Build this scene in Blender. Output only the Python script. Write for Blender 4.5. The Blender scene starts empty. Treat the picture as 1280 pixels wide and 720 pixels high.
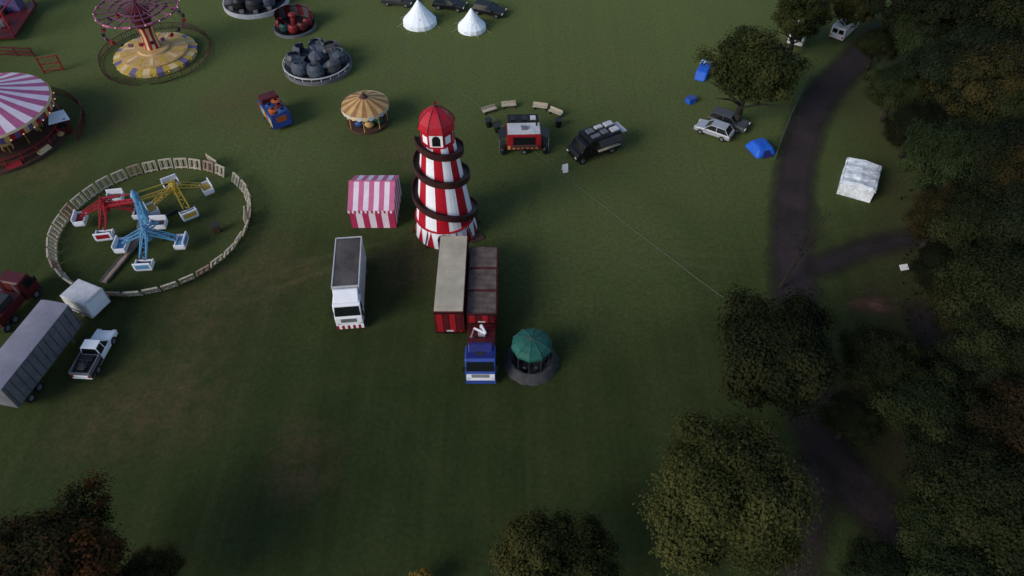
import bpy, math, random
import numpy as np
from mathutils import Vector, Matrix
random.seed(7)
sc=bpy.context.scene; COL=sc.collection
R=math.radians; PI=math.pi; cos=math.cos; sin=math.sin
PITCH=R(49); F=900.0; CH=50.0
def P(u,v,z=0.0):
    dv=(360-v)/F; du=(u-640)/F
    dy=cos(PITCH)+dv*sin(PITCH); dz=-sin(PITCH)+dv*cos(PITCH)
    t=(z-CH)/dz
    return Vector((du*t,dy*t,z))
def hd(u0,v0,u1,v1):
    d=P(u1,v1)-P(u0,v0); return math.atan2(d.y,d.x)

# ------------------------------------------------------------------ materials
MATS={}
def mat(name,c,rough=.65,var=.18,scale=1.3,metal=0,bump=0,spec=.35,fine=9.0):
    m=bpy.data.materials.new(name); m.use_nodes=True; n=m.node_tree.nodes; l=m.node_tree.links
    b=n['Principled BSDF']; b.inputs['Roughness'].default_value=rough; b.inputs['Metallic'].default_value=metal
    b.inputs['Specular IOR Level'].default_value=spec
    tc=n.new('ShaderNodeTexCoord'); n1=n.new('ShaderNodeTexNoise'); n1.inputs['Scale'].default_value=scale; n1.inputs['Detail'].default_value=5
    n2=n.new('ShaderNodeTexNoise'); n2.inputs['Scale'].default_value=fine; n2.inputs['Detail'].default_value=3
    l.new(tc.outputs['Object'],n1.inputs['Vector']); l.new(tc.outputs['Object'],n2.inputs['Vector'])
    ad=n.new('ShaderNodeMath'); ad.operation='MULTIPLY_ADD'; l.new(n2.outputs['Fac'],ad.inputs[0]); ad.inputs[1].default_value=.4
    ml=n.new('ShaderNodeMath'); ml.operation='MULTIPLY'; l.new(n1.outputs['Fac'],ml.inputs[0]); ml.inputs[1].default_value=.6
    l.new(ml.outputs[0],ad.inputs[2])
    mr=n.new('ShaderNodeMapRange'); mr.inputs[1].default_value=.3; mr.inputs[2].default_value=.7; l.new(ad.outputs[0],mr.inputs[0])
    mx=n.new('ShaderNodeMix'); mx.data_type='RGBA'
    mx.inputs[6].default_value=(*[x*(1-1.6*var) for x in c],1); mx.inputs[7].default_value=(*[min(.95,x*(1+.7*var)) for x in c],1)
    l.new(mr.outputs[0],mx.inputs[0]); l.new(mx.outputs[2],b.inputs['Base Color'])
    if bump:
        bp=n.new('ShaderNodeBump'); bp.inputs['Strength'].default_value=bump; bp.inputs['Distance'].default_value=.05
        l.new(n2.outputs['Fac'],bp.inputs['Height']); l.new(bp.outputs[0],b.inputs['Normal'])
    MATS[name]=m; return m
def edged(m):
    """worn, grass-invaded edge: coverage falls off with the mesh's own 'cover' attribute, broken up by noise"""
    n=m.node_tree.nodes; l=m.node_tree.links
    at=n.new('ShaderNodeAttribute'); at.attribute_name='cover'; tc=n.new('ShaderNodeTexCoord')
    nz=n.new('ShaderNodeTexNoise'); nz.inputs['Scale'].default_value=.8; nz.inputs['Detail'].default_value=8; nz.inputs['Roughness'].default_value=.75; l.new(tc.outputs['Object'],nz.inputs['Vector'])
    ad=n.new('ShaderNodeMath'); ad.operation='MULTIPLY_ADD'; l.new(at.outputs['Fac'],ad.inputs[0]); ad.inputs[1].default_value=1.3; l.new(nz.outputs['Fac'],ad.inputs[2])
    mr=n.new('ShaderNodeMapRange'); mr.inputs[1].default_value=.7; mr.inputs[2].default_value=1.7; mr.inputs[4].default_value=.95; l.new(ad.outputs[0],mr.inputs[0])
    tr=n.new('ShaderNodeBsdfTransparent'); mx=n.new('ShaderNodeMixShader'); out=n['Material Output']
    l.new(mr.outputs[0],mx.inputs[0]); l.new(tr.outputs[0],mx.inputs[1]); l.new(n['Principled BSDF'].outputs[0],mx.inputs[2]); l.new(mx.outputs[0],out.inputs[0])
    return m
WHITE=mat('white_paint',(.76,.77,.84),.4,.08); OFFW=mat('off_white',(.50,.50,.53),.6,.18); CANVAS=mat('white_canvas',(.78,.83,.92),.85,.07,bump=.2)
RED=mat('red_paint',(.30,.012,.02),.4,.2); DRED=mat('dark_red_paint',(.085,.007,.011),.5,.3); STRED=mat('stripe_red',(.40,.006,.02),.45,.16)
STWH=mat('stripe_white',(.80,.80,.86),.5,.07)
BEIGE=mat('beige_roof',(.42,.37,.29),.8,.22,.8); BROWN=mat('brown_slide',(.024,.010,.009),.6,.35); SLW=mat('slide_outer_wall',(.045,.012,.012),.6,.35); LOAD=mat('brown_tarp',(.125,.09,.078),.85,.4,1.2,bump=.4)
WOOD=mat('brown_timber',(.07,.032,.024),.8,.3,2); LWOOD=mat('pale_timber',(.46,.40,.31),.8,.28,2); RWOOD=mat('reddish_timber',(.34,.23,.175),.8,.3,2); BLACK=mat('black_paint',(.008,.008,.010),.4,.3)
DGREY=mat('dark_grey',(.027,.027,.032),.6,.35); GREY=mat('grey_metal',(.14,.14,.16),.5,.25); LGREY=mat('lilac_grey_sheet',(.22,.213,.265),.75,.22,.5); MGREY=mat('mid_grey_paint',(.06,.062,.072),.4,.2)
ROOFG=mat('grimy_grey_roof',(.085,.075,.075),.85,.45,.7); BLUE=mat('blue_paint',(.03,.065,.30),.4,.15); NAVY=mat('navy_paint',(.016,.020,.14),.35,.2)
SKY=mat('sky_blue_paint',(.10,.27,.46),.45,.15); TEAL=mat('teal_canvas',(.008,.095,.075),.7,.25,bump=.3); PINK=mat('pink_canvas',(.38,.02,.085),.8,.12)
RPINK=mat('roof_pink_canvas',(.50,.12,.24),.8,.1); LPINK=mat('pale_pink_canvas',(.70,.60,.70),.8,.08); MAG=mat('magenta_stripe',(.42,.10,.23),.75,.14); PURP=mat('purple_panel',(.10,.07,.2),.6,.25); MUTP=mat('muted_violet_panel',(.16,.12,.24),.6,.25)
YEL=mat('yellow_paint',(.48,.33,.05),.5,.2); DYEL=mat('ochre_paint',(.50,.31,.12),.6,.2); TAN=mat('tan_canvas',(.28,.14,.06),.8,.25); CREAM=mat('cream_canvas',(.60,.45,.25),.8,.15)
ORANGE=mat('orange_paint',(.38,.085,.02),.5,.2); GLASS=mat('dark_glass',(.008,.010,.013),.15,.2,spec=.5); RUB=mat('tyre_rubber',(.008,.008,.008),.85,.2)
SILV=mat('silver_paint',(.42,.44,.49),.35,.1,metal=.3); TARP=mat('blue_grey_tarp',(.068,.084,.115),.75,.4,1.5,bump=.4); BTENT=mat('blue_nylon',(.012,.10,.55),.6,.18,bump=.3)
LAMP=mat('lamp_lens',(.6,.55,.5),.2,.1); TAIL=mat('tail_lens',(.3,.01,.01),.3,.1); BARK=mat('bark',(.016,.013,.010),.9,.3,3); GMESH=mat('green_mesh',(.05,.085,.07),.8,.2)
LBLUE=mat('pale_blue_glass',(.35,.5,.65),.3,.15); COBALT=mat('cobalt_panel',(.02,.055,.2),.5,.25); PAPER=mat('white_sign_paint',(.75,.75,.75),.6,.05)
CABLE=mat('pale_cable',(.11,.12,.09),.7,.2); MAUVE=mat('mauve_pink_steel',(.20,.065,.125),.5,.3); PATCHY=mat('patchy_white_sheet',(.68,.72,.78),.8,.32,1.1,bump=.4,fine=4); SKIRT=mat('grey_net_skirt',(.045,.045,.052),.9,.35,2,bump=.4)
BULB=mat('warm_bulb',(.8,.6,.35),.3,.1); bb=BULB.node_tree.nodes['Principled BSDF']; bb.inputs['Emission Color'].default_value=(1,.62,.28,1); bb.inputs['Emission Strength'].default_value=.55

def leafmat(name,c0,c1,c2):
    m=bpy.data.materials.new(name); m.use_nodes=True; n=m.node_tree.nodes; l=m.node_tree.links
    b=n['Principled BSDF']; b.inputs['Roughness'].default_value=.8; b.inputs['Specular IOR Level'].default_value=.04
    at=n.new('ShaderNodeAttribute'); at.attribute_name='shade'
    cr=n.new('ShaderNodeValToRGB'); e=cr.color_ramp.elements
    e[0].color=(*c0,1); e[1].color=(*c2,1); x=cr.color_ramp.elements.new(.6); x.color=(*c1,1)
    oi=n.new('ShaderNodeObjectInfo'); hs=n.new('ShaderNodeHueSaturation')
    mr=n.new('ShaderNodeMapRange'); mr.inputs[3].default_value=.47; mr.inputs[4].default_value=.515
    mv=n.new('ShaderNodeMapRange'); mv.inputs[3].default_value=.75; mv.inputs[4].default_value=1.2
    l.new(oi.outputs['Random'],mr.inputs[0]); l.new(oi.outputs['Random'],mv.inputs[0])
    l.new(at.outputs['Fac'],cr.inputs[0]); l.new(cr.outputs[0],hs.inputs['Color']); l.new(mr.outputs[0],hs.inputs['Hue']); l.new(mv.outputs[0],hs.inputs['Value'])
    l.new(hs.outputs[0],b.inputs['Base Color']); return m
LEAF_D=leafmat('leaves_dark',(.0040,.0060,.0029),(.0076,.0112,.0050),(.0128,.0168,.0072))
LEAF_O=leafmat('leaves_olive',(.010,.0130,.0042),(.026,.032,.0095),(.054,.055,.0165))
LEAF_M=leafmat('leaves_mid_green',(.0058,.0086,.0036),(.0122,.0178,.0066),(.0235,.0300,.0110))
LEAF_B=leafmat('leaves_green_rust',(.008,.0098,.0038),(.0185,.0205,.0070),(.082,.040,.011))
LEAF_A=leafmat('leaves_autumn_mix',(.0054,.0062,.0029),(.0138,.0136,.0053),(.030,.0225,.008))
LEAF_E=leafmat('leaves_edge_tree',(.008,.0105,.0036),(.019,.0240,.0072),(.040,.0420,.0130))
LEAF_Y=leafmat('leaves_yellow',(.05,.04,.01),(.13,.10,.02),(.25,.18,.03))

# ------------------------------------------------------------------ mesh builder
class MB:
    def __init__(s): s.v=[]; s.f=[]; s.m=[]
    def add(s,vs,fs,m=0,M=None):
        o=len(s.v)
        for p in vs: s.v.append(tuple(M@Vector(p)) if M is not None else tuple(p))
        for k,f in enumerate(fs):
            s.f.append(tuple(i+o for i in f)); s.m.append(m[k] if isinstance(m,list) else m)
        return s
    def hexa(s,b,t,m=0,M=None):
        return s.add(list(b)+list(t),[(3,2,1,0),(4,5,6,7),(0,1,5,4),(1,2,6,5),(2,3,7,6),(3,0,4,7)],m,M)
    def box(s,x0,x1,y0,y1,z0,z1,m=0,M=None):
        return s.hexa([(x0,y0,z0),(x1,y0,z0),(x1,y1,z0),(x0,y1,z0)],[(x0,y0,z1),(x1,y0,z1),(x1,y1,z1),(x0,y1,z1)],m,M)
    def prism(s,pr,y0,y1,m=0,M=None):
        n=len(pr); vs=[(x,y0,z) for x,z in pr]+[(x,y1,z) for x,z in pr]
        fs=[tuple(range(n)),tuple(range(2*n-1,n-1,-1))]+[(i,i+n,(i+1)%n+n,(i+1)%n) for i in range(n)]
        return s.add(vs,fs,m,M)
    def cyl(s,p0,p1,r0,r1=None,n=10,m=0,M=None):
        r1=r0 if r1 is None else r1; p0=Vector(p0); p1=Vector(p1); d=(p1-p0).normalized()
        a=Vector((0,0,1)) if abs(d.z)<.9 else Vector((1,0,0)); t=d.cross(a).normalized(); b=d.cross(t)
        vs=[]
        for p,r in ((p0,r0),(p1,r1)):
            for i in range(n):
                an=2*PI*i/n; vs.append(p+t*cos(an)*r+b*sin(an)*r)
        fs=[(i,(i+1)%n,(i+1)%n+n,i+n) for i in range(n)]+[tuple(range(n-1,-1,-1)),tuple(range(n,2*n))]
        return s.add(vs,fs,m,M)
    def tube(s,pts,r,n=6,m=0):
        rs=r if isinstance(r,list) else [r]*len(pts)
        for i in range(len(pts)-1): s.cyl(pts[i],pts[i+1],rs[i],rs[i+1],n,m)
        return s
    def bar(s,p0,p1,w,h,m=0):
        p0=Vector(p0); p1=Vector(p1); d=(p1-p0).normalized(); t=Vector((-d.y,d.x,0))
        t=t.normalized() if t.length>1e-4 else Vector((1,0,0)); b=d.cross(t)
        q=lambda p:[p-t*w/2-b*h/2,p+t*w/2-b*h/2,p+t*w/2+b*h/2,p-t*w/2+b*h/2]
        return s.hexa(q(p0),q(p1),m)
    def lathe(s,pr,n,m=0,c=(0,0,0),a0=0.0,a1=2*PI):
        full=abs(a1-a0-2*PI)<1e-6; k=n if full else n+1; vs=[]
        for r,z in pr:
            for i in range(k):
                a=a0+(a1-a0)*i/n; vs.append((c[0]+r*cos(a),c[1]+r*sin(a),c[2]+z))
        fs=[];ms=[]
        for j in range(len(pr)-1):
            for i in range(n):
                i2=(i+1)%k; fs.append((j*k+i,j*k+i2,(j+1)*k+i2,(j+1)*k+i)); ms.append(m(i,j) if callable(m) else m)
        return s.add(vs,fs,ms)
    def blob(s,c,rx,ry,rz,n=12,m=0,jit=0.0,K=7):
        vs=[]
        for j in range(K+1):
            th=PI*j/K
            for i in range(n):
                a=2*PI*i/n; q=1+random.uniform(-jit,jit)
                vs.append((c[0]+rx*q*sin(th)*cos(a),c[1]+ry*q*sin(th)*sin(a),c[2]-rz*cos(th)*q))
        fs=[(j*n+i,j*n+(i+1)%n,(j+1)*n+(i+1)%n,(j+1)*n+i) for j in range(K) for i in range(n)]
        return s.add(vs,fs,m)
    def build(s,name,mats,parent=None,smooth=False,bevel=0):
        me=bpy.data.meshes.new(name); me.from_pydata(s.v,[],s.f)
        for x in (mats if isinstance(mats,(list,tuple)) else [mats]): me.materials.append(x)
        me.polygons.foreach_set('material_index',s.m)
        if smooth: me.polygons.foreach_set('use_smooth',[True]*len(s.f))
        me.update()
        o=bpy.data.objects.new(name,me); COL.objects.link(o)
        if parent: o.parent=parent
        if bevel:
            b=o.modifiers.new('Bevel','BEVEL'); b.width=bevel; b.segments=2; b.limit_method='ANGLE'; b.angle_limit=R(35)
        return o
def thing(name,label,cat,loc=(0,0,0),rz=0,group=None,scale=1):
    o=bpy.data.objects.new(name,None); COL.objects.link(o); o.empty_display_size=.3
    o.location=loc; o.rotation_euler=(0,0,rz); o.scale=(scale,)*3
    o['label']=label; o['category']=cat
    if group: o['group']=group
    return o
def tag(o,label,cat,group=None):
    o['label']=label; o['category']=cat
    if group: o['group']=group
    return o
def struct(o): o['kind']='structure'; return o

# ------------------------------------------------------------------ ground and paths
def ground_mat():
    m=bpy.data.materials.new('grass_field'); m.use_nodes=True; n=m.node_tree.nodes; l=m.node_tree.links
    b=n['Principled BSDF']; b.inputs['Roughness'].default_value=.9; b.inputs['Specular IOR Level'].default_value=.06
    b.inputs['Sheen Weight'].default_value=.4; b.inputs['Sheen Roughness'].default_value=.5; b.inputs['Sheen Tint'].default_value=(.34,.44,.15,1)
    tc=n.new('ShaderNodeTexCoord')
    def noise(s,d=6,rough=.6,vec=None):
        x=n.new('ShaderNodeTexNoise'); x.inputs['Scale'].default_value=s; x.inputs['Detail'].default_value=d; x.inputs['Roughness'].default_value=rough
        l.new(vec or tc.outputs['Object'],x.inputs['Vector']); return x
    def ramp(src,a,b_,c=0.0,d=1.0,smooth=False):
        r=n.new('ShaderNodeMapRange'); r.inputs[1].default_value=a; r.inputs[2].default_value=b_; r.inputs[3].default_value=c; r.inputs[4].default_value=d
        if smooth: r.interpolation_type='SMOOTHSTEP'
        l.new(src,r.inputs[0]); return r.outputs[0]
    def math_(op,a,b_=0.0):
        x=n.new('ShaderNodeMath'); x.operation=op
        for i,q in ((0,a),(1,b_)):
            if isinstance(q,(int,float)): x.inputs[i].default_value=q
            else: l.new(q,x.inputs[i])
        return x.outputs[0]
    def mix(f,a,b_):
        x=n.new('ShaderNodeMix'); x.data_type='RGBA'; l.new(f,x.inputs[0])
        for i,c in ((6,a),(7,b_)):
            if isinstance(c,tuple): x.inputs[i].default_value=(*c,1)
            else: l.new(c,x.inputs[i])
        return x.outputs[2]
    def warp(s,amt):
        nw=noise(s,5); wv=n.new('ShaderNodeVectorMath'); wv.operation='MULTIPLY_ADD'; l.new(nw.outputs['Color'],wv.inputs[0]); wv.inputs[1].default_value=(amt,amt,0); l.new(tc.outputs['Object'],wv.inputs[2]); return wv.outputs[0]
    w1=warp(.12,11); w2=warp(.1,2.4)
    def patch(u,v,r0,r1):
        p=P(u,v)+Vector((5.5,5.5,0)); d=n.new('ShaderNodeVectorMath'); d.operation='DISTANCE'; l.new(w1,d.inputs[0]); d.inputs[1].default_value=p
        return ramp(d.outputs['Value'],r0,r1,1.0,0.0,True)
    def maxall(xs):
        r=xs[0]
        for x in xs[1:]: r=math_('MAXIMUM',r,x)
        return r
    def track(u0,v0,u1,v1,gap=.85,w=.45):
        a=P(u0,v0)+Vector((1.2,1.2,0)); b2=P(u1,v1)+Vector((1.2,1.2,0)); d=b2-a; L=d.length; d.normalize()
        sb=n.new('ShaderNodeVectorMath'); sb.operation='SUBTRACT'; l.new(w2,sb.inputs[0]); sb.inputs[1].default_value=a
        def dot(vec):
            x=n.new('ShaderNodeVectorMath'); x.operation='DOT_PRODUCT'; l.new(sb.outputs[0],x.inputs[0]); x.inputs[1].default_value=vec; return x.outputs['Value']
        off=math_('ABSOLUTE',dot((-d.y,d.x,0))); off=math_('ABSOLUTE',math_('SUBTRACT',off,gap)); s=dot((d.x,d.y,0))
        return math_('MULTIPLY',ramp(off,w*.3,w,1,0,True),math_('MULTIPLY',ramp(s,0,6,0,1,True),ramp(s,L-8,L,1,0,True)))
    big=noise(.035,5); mid=noise(.22,7,.65); fin=noise(2.6,9,.78); med=noise(.8,6,.7)
    c=mix(ramp(big.outputs['Fac'],.35,.65),(.0118,.0192,.0058),(.0178,.0275,.0082))
    c=mix(ramp(mid.outputs['Fac'],.42,.74),c,(.0255,.0325,.0112))
    lit_tint=maxall([patch(760,50,8,36),patch(330,190,2,20),patch(720,270,3,20),patch(560,50,8,36),patch(250,60,4,30),patch(850,170,4,24)])  # light falloff painted into grass colour: far field paler, near and right edges darker
    c=mix(math_('MULTIPLY',lit_tint,.84),c,(.070,.086,.0285))
    for ang,amt,sx in ((-38,.55,.55),(8,.35,.4),(52,.4,.5)):
        mp=n.new('ShaderNodeMapping'); mp.inputs['Rotation'].default_value=(0,0,R(ang)); mp.inputs['Scale'].default_value=(sx,.015,1); l.new(tc.outputs['Object'],mp.inputs['Vector'])
        st=noise(1.0,3,.6,mp.outputs[0]); c=mix(math_('MULTIPLY',math_('MULTIPLY',ramp(st.outputs['Fac'],.42,.68),ramp(lit_tint,0,1,.35,1)),amt),c,(.050,.061,.0215))
    tr=maxall([track(*q) for q in ((480,300,240,395),(520,300,300,350),(720,40,900,150),(680,60,880,200),(620,310,960,330),(240,110,420,230),(300,420,140,540),(700,240,930,120),(430,130,560,60),(420,250,300,110))])
    c=mix(math_('MULTIPLY',math_('MULTIPLY',tr,ramp(med.outputs['Fac'],.3,.6)),.5),c,(.066,.060,.029))
    worn=maxall([patch(190,500,1,9),patch(330,345,1,7),patch(380,565,1,5),patch(520,330,0,5),patch(300,120,0,7),patch(60,215,0,6),patch(130,150,0,6),patch(500,190,0,5),patch(250,400,0,6)])
    c=mix(math_('MULTIPLY',math_('MULTIPLY',worn,ramp(med.outputs['Fac'],.33,.62)),.85),c,(.068,.045,.024))
    soil=maxall([patch(1125,375,1,6),patch(1160,440,1,6),patch(1150,560,1,7),patch(1180,330,1,8),patch(1120,240,0,5),patch(1240,300,6,16),patch(1240,520,6,14),patch(1190,150,5,18)])
    c=mix(math_('MULTIPLY',soil,ramp(med.outputs['Fac'],.3,.55)),c,(.027,.0180,.0120))
    vr=ramp(fin.outputs['Fac'],.3,.7,.55,1.45)
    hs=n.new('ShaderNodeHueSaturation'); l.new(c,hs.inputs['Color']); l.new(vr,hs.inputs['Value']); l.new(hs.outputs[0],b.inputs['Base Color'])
    bp=n.new('ShaderNodeBump'); bp.inputs['Strength'].default_value=.6; bp.inputs['Distance'].default_value=.08; l.new(fin.outputs['Fac'],bp.inputs['Height']); l.new(bp.outputs[0],b.inputs['Normal'])
    return m
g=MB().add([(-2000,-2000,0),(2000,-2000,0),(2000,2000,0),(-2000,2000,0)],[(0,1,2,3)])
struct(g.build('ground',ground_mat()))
PATHM=edged(mat('worn_tarmac',(.030,.0195,.0215),.9,.45,.35,bump=.3,fine=4))
DIRT=edged(mat('bare_earth',(.125,.06,.036),.95,.4,.8,bump=.4))
def setcover(o,cv):
    a=o.data.attributes.new('cover','FLOAT','POINT'); a.data.foreach_set('value',cv); return struct(o)
def ribbon(name,pts,w,z,m):
    ps=[P(*p) for p in pts]; out=[]
    for i in range(len(ps)-1):
        p0=ps[max(i-1,0)];p1=ps[i];p2=ps[i+1];p3=ps[min(i+2,len(ps)-1)]
        for k in range(16):
            t=k/16; out.append(.5*((2*p1)+(p2-p0)*t+(2*p0-5*p1+4*p2-p3)*t*t+(3*p1-p0-3*p2+p3)*t**3))
    out.append(ps[-1]); mb=MB(); vs=[]; cv=[]
    for i,p in enumerate(out):
        d=(out[min(i+1,len(out)-1)]-out[max(i-1,0)]).normalized(); nn=Vector((-d.y,d.x,0)); e=min(1,i/10,(len(out)-1-i)/10)
        for off,c_ in ((w/2+1.2,0),(w/2-1.0,1),(-w/2+1.0,1),(-w/2-1.2,0)):
            q=p+nn*off; vs.append((q.x,q.y,z)); cv.append(c_*e)
    mb.add(vs,[(4*i+k,4*i+k+1,4*i+k+5,4*i+k+4) for i in range(len(out)-1) for k in range(3)]); return setcover(mb.build(name,m),cv)
ribbon('path',[(1110,20),(1075,70),(1035,110),(1008,160),(994,220),(990,290),(992,350),(1000,430),(1015,510),(1035,560),(1070,610),(1120,655),(1200,720),(1260,770)],3.7,.006,PATHM)
ribbon('path',[(1026,565),(1017,610),(1005,660),(985,730),(970,770)],2.6,.011,PATHM)
ribbon('path',[(1140,372),(1168,430),(1185,500),(1215,580)],2.6,.021,PATHM)
ribbon('path',[(1004,345),(1045,325),(1090,308),(1150,296),(1200,290)],2.0,.016,PATHM)
mb=MB(); c=P(1090,382); n=24
mb.add([(c.x,c.y,.026)]+[(c.x+3.2*cos(2*PI*i/n),c.y+1.5*sin(2*PI*i/n),.026) for i in range(n)],[(0,1+i,1+(i+1)%n) for i in range(n)])
setcover(mb.build('earth_patch',DIRT),[1.0]+[0.0]*n)

# ------------------------------------------------------------------ trees
def leaf_mesh(name,m,pos,nr,sh,s,rng):
    nlf=len(pos); t1=np.cross(nr,rng.normal(size=(nlf,3))); t1/=np.linalg.norm(t1,axis=1)[:,None]; t2=np.cross(nr,t1)
    V=np.stack([pos+t1*s,pos+t2*s*.6,pos-t1*s,pos-t2*s*.6],axis=1).reshape(-1,3)
    me=bpy.data.meshes.new(name); me.vertices.add(nlf*4); me.vertices.foreach_set('co',V.ravel())
    me.loops.add(nlf*4); me.loops.foreach_set('vertex_index',np.arange(nlf*4)); me.polygons.add(nlf); me.polygons.foreach_set('loop_start',np.arange(0,nlf*4,4))
    me.update(calc_edges=True); me.validate()
    a=me.attributes.new('shade','FLOAT','FACE'); a.data.foreach_set('value',sh.astype(np.float32))
    me.materials.append(m); return me
def crown_mesh(name,m,seed,R0=5.0,flat=.82,ncl=150,nlf=55000,leaf=.12,amp=.40):
    g=np.random.default_rng(seed)
    d=g.normal(size=(ncl,3)); d/=np.linalg.norm(d,axis=1)[:,None]
    low=d[:,2]<-.45; d[low,2]*=-1
    lobes=g.normal(size=(8,3)); lobes[:,2]=np.abs(lobes[:,2])*.7; lobes/=np.linalg.norm(lobes,axis=1)[:,None]
    lob=np.clip(d@lobes.T,0,1)**5
    rad=R0*(.40+.47*g.random(ncl)**.5)*(1.16-amp+amp*lob.max(axis=1))
    c=d*rad[:,None]; c[:,2]*=flat
    cr=R0*g.uniform(.10,.25,ncl); w=cr**2; w/=w.sum()
    idx=g.choice(ncl,size=nlf,p=w); e=g.normal(size=(nlf,3)); e/=np.linalg.norm(e,axis=1)[:,None]
    pos=c[idx]+e*(cr[idx]*g.random(nlf)**.4*(1+.25*g.normal(size=nlf)))[:,None]*np.array([1,1,.7])
    nr=e*.7+d[idx]*.7+np.array([0,0,.4])+g.normal(size=(nlf,3))*.2; nr/=np.linalg.norm(nr,axis=1)[:,None]
    s=(leaf*g.uniform(.5,1.3,nlf))[:,None]
    out=np.linalg.norm(pos,axis=1)/R0
    sh=np.clip(g.random(ncl)[idx]*.4+g.random(nlf)*.10+.18*e[:,2]+.75*(out-.55)+.17,0,1)  # light painted into leaf colour: clump tops and outer leaves lighter, interior darker
    return leaf_mesh(name,m,pos,nr,sh,s,g)
def trunk_mb(seed,h=6.2,r=.34,R0=5):
    rnd=random.Random(seed); mb=MB(); pts=[Vector((0,0,0))]
    for i in range(1,5): pts.append(Vector((rnd.uniform(-.15,.15)*i*.5,rnd.uniform(-.15,.15)*i*.5,h*i/4)))
    mb.tube(pts,[r*1.35,r,r*.85,r*.6,r*.4],9)
    for k in range(8):
        a=2*PI*k/8+rnd.uniform(-.3,.3); z=h*rnd.uniform(.35,.95); b=Vector((0,0,z)); L=R0*rnd.uniform(.5,.8)
        m=b+Vector((cos(a)*L*.5,sin(a)*L*.5,L*.35)); e=b+Vector((cos(a)*L,sin(a)*L,L*.55))
        mb.tube([b,m,e],[r*.4,r*.25,r*.08],6)
    return mb
ZC=6.0
PROTO=[]
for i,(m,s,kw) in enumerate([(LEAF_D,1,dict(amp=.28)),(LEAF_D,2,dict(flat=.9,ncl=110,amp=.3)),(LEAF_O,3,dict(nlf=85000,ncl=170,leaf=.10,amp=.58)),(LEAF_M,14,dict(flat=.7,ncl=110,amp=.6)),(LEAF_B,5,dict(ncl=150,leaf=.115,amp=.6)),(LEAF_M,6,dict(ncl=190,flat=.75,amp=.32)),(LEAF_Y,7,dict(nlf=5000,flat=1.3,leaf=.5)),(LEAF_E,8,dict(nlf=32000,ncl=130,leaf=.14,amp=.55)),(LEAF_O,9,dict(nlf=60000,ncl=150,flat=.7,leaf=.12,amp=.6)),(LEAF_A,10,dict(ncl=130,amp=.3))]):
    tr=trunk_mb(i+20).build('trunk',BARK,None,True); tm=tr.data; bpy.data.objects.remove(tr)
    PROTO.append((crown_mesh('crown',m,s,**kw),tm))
def tree(u,v,r,k,label,cat='tree'):
    s=r/5.0; zz=ZC*s; p=P(u,v,zz)
    t=thing('tree',label,cat,(p.x,p.y,0),random.uniform(0,6.28),None,s)
    cm,tm=PROTO[k]
    o=bpy.data.objects.new('crown',cm); COL.objects.link(o); o.parent=t; o.location=(0,0,ZC)
    o=bpy.data.objects.new('trunk',tm); COL.objects.link(o); o.parent=t
    return t
TREES=[
(938,92,5.7,7,'thin-leaved tree overhanging the parked cars and blue tents at the field edge'),
(970,440,5.7,3,'broad green tree between the field and the path, below the bare-branched tree'),
(904,616,5.8,2,'large round olive-green tree in the foreground left of the forking path'),
(704,712,4.2,8,'rounded olive tree cut by the bottom edge, below the green canopy'),
(1163,515,4.2,3,'compact dark tree right of the main path, above the fork'),
(72,702,5.0,4,'green and rusty orange tree filling the bottom left corner'),
(188,730,2.6,4,'small russet tree at the bottom edge beside the corner tree'),
(1000,26,4.2,7,'loose-leaved tree at the top edge in front of the pale caravan'),
(1118,0,4.6,1,'dark tree at the top edge just right of the white van'),
(1185,20,6,0,'wide dark woodland tree at the top edge, second from the right corner'),
(1262,25,6.5,5,'dark woodland tree filling the top right corner'),
(1122,110,3.6,5,'low dark tree on the bank right of the path bend'),
(1180,100,5,1,'dark woodland tree above and right of the white pavilion'),
(1230,115,5.5,9,'brownish woodland tree second in from the right edge, below the corner tree'),
(1285,140,5.5,5,'dark woodland tree cut by the right edge, second down from the corner'),
(1182,197,4.8,5,'rounded tree whose crown reaches towards the white pavilion'),
(1245,205,5.2,0,'dark tree behind and right of the tree beside the white pavilion'),
(1175,272,3.4,9,'small brownish tree on the slope below the white pavilion'),
(1228,287,5.1,3,'mid-green tree in the wood right of the small white sign'),
(1285,290,5.2,1,'dark tree cut by the right edge level with the twisting ride'),
(1258,368,5.2,5,'dark tree in the wood near the right edge level with the lorries'),
(1212,390,3.5,9,'low spreading brownish tree right of the bare earth patch'),
(1262,450,4.8,3,'dark tree near the right edge level with the blue cab'),
(1096,450,3.3,5,'small tree between the two paths, below the bare earth patch'),
(1275,540,4.5,9,'brownish tree cut by the right edge level with the foreground olive tree top'),
(1245,632,4.8,5,'broad low dark tree in the lower right corner wood'),
(1105,724,2.6,0,'small dark tree at the bottom edge right of the path fork'),
(1200,730,3.6,5,'dark tree at the bottom edge, left of the corner tree'),
(1290,712,4.0,0,'dark tree cut by the bottom right corner'),
(525,728,.9,6,'yellow-leaved sapling tip poking in at the bottom edge'),
(1158,50,4.4,5,'dark tree filling the gap below the tree right of the white van'),
(1220,70,5.0,1,'dark woodland tree directly below the second tree from the top right corner'),
(1145,160,3.2,0,'small dark tree just up the slope from the white pavilion'),
(1272,245,5.0,9,'brownish woodland tree near the right edge level with the striped marquee'),
(1292,385,4.6,1,'dark tree cut by the right edge level with the white lorry cab'),
(1222,470,3.8,0,'dark tree above and right of the compact tree by the main path'),
(1195,592,3.6,1,'dark tree in the wood right of the path fork'),
(1184,668,3.5,5,'low dark tree at the right end of the path fork'),
(1066,12,3.4,7,'small loose tree overhanging the white van at the top edge'),
(1182,335,2.8,0,'dark tree at the wood edge just right of the small white sign'),
(1096,58,2.7,5,'dark tree leaning over the path just below the white van'),
(1064,524,2.4,3,'small dark tree overhanging the right side of the main path above the fork'),
]
for t in TREES: tree(*t)
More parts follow.
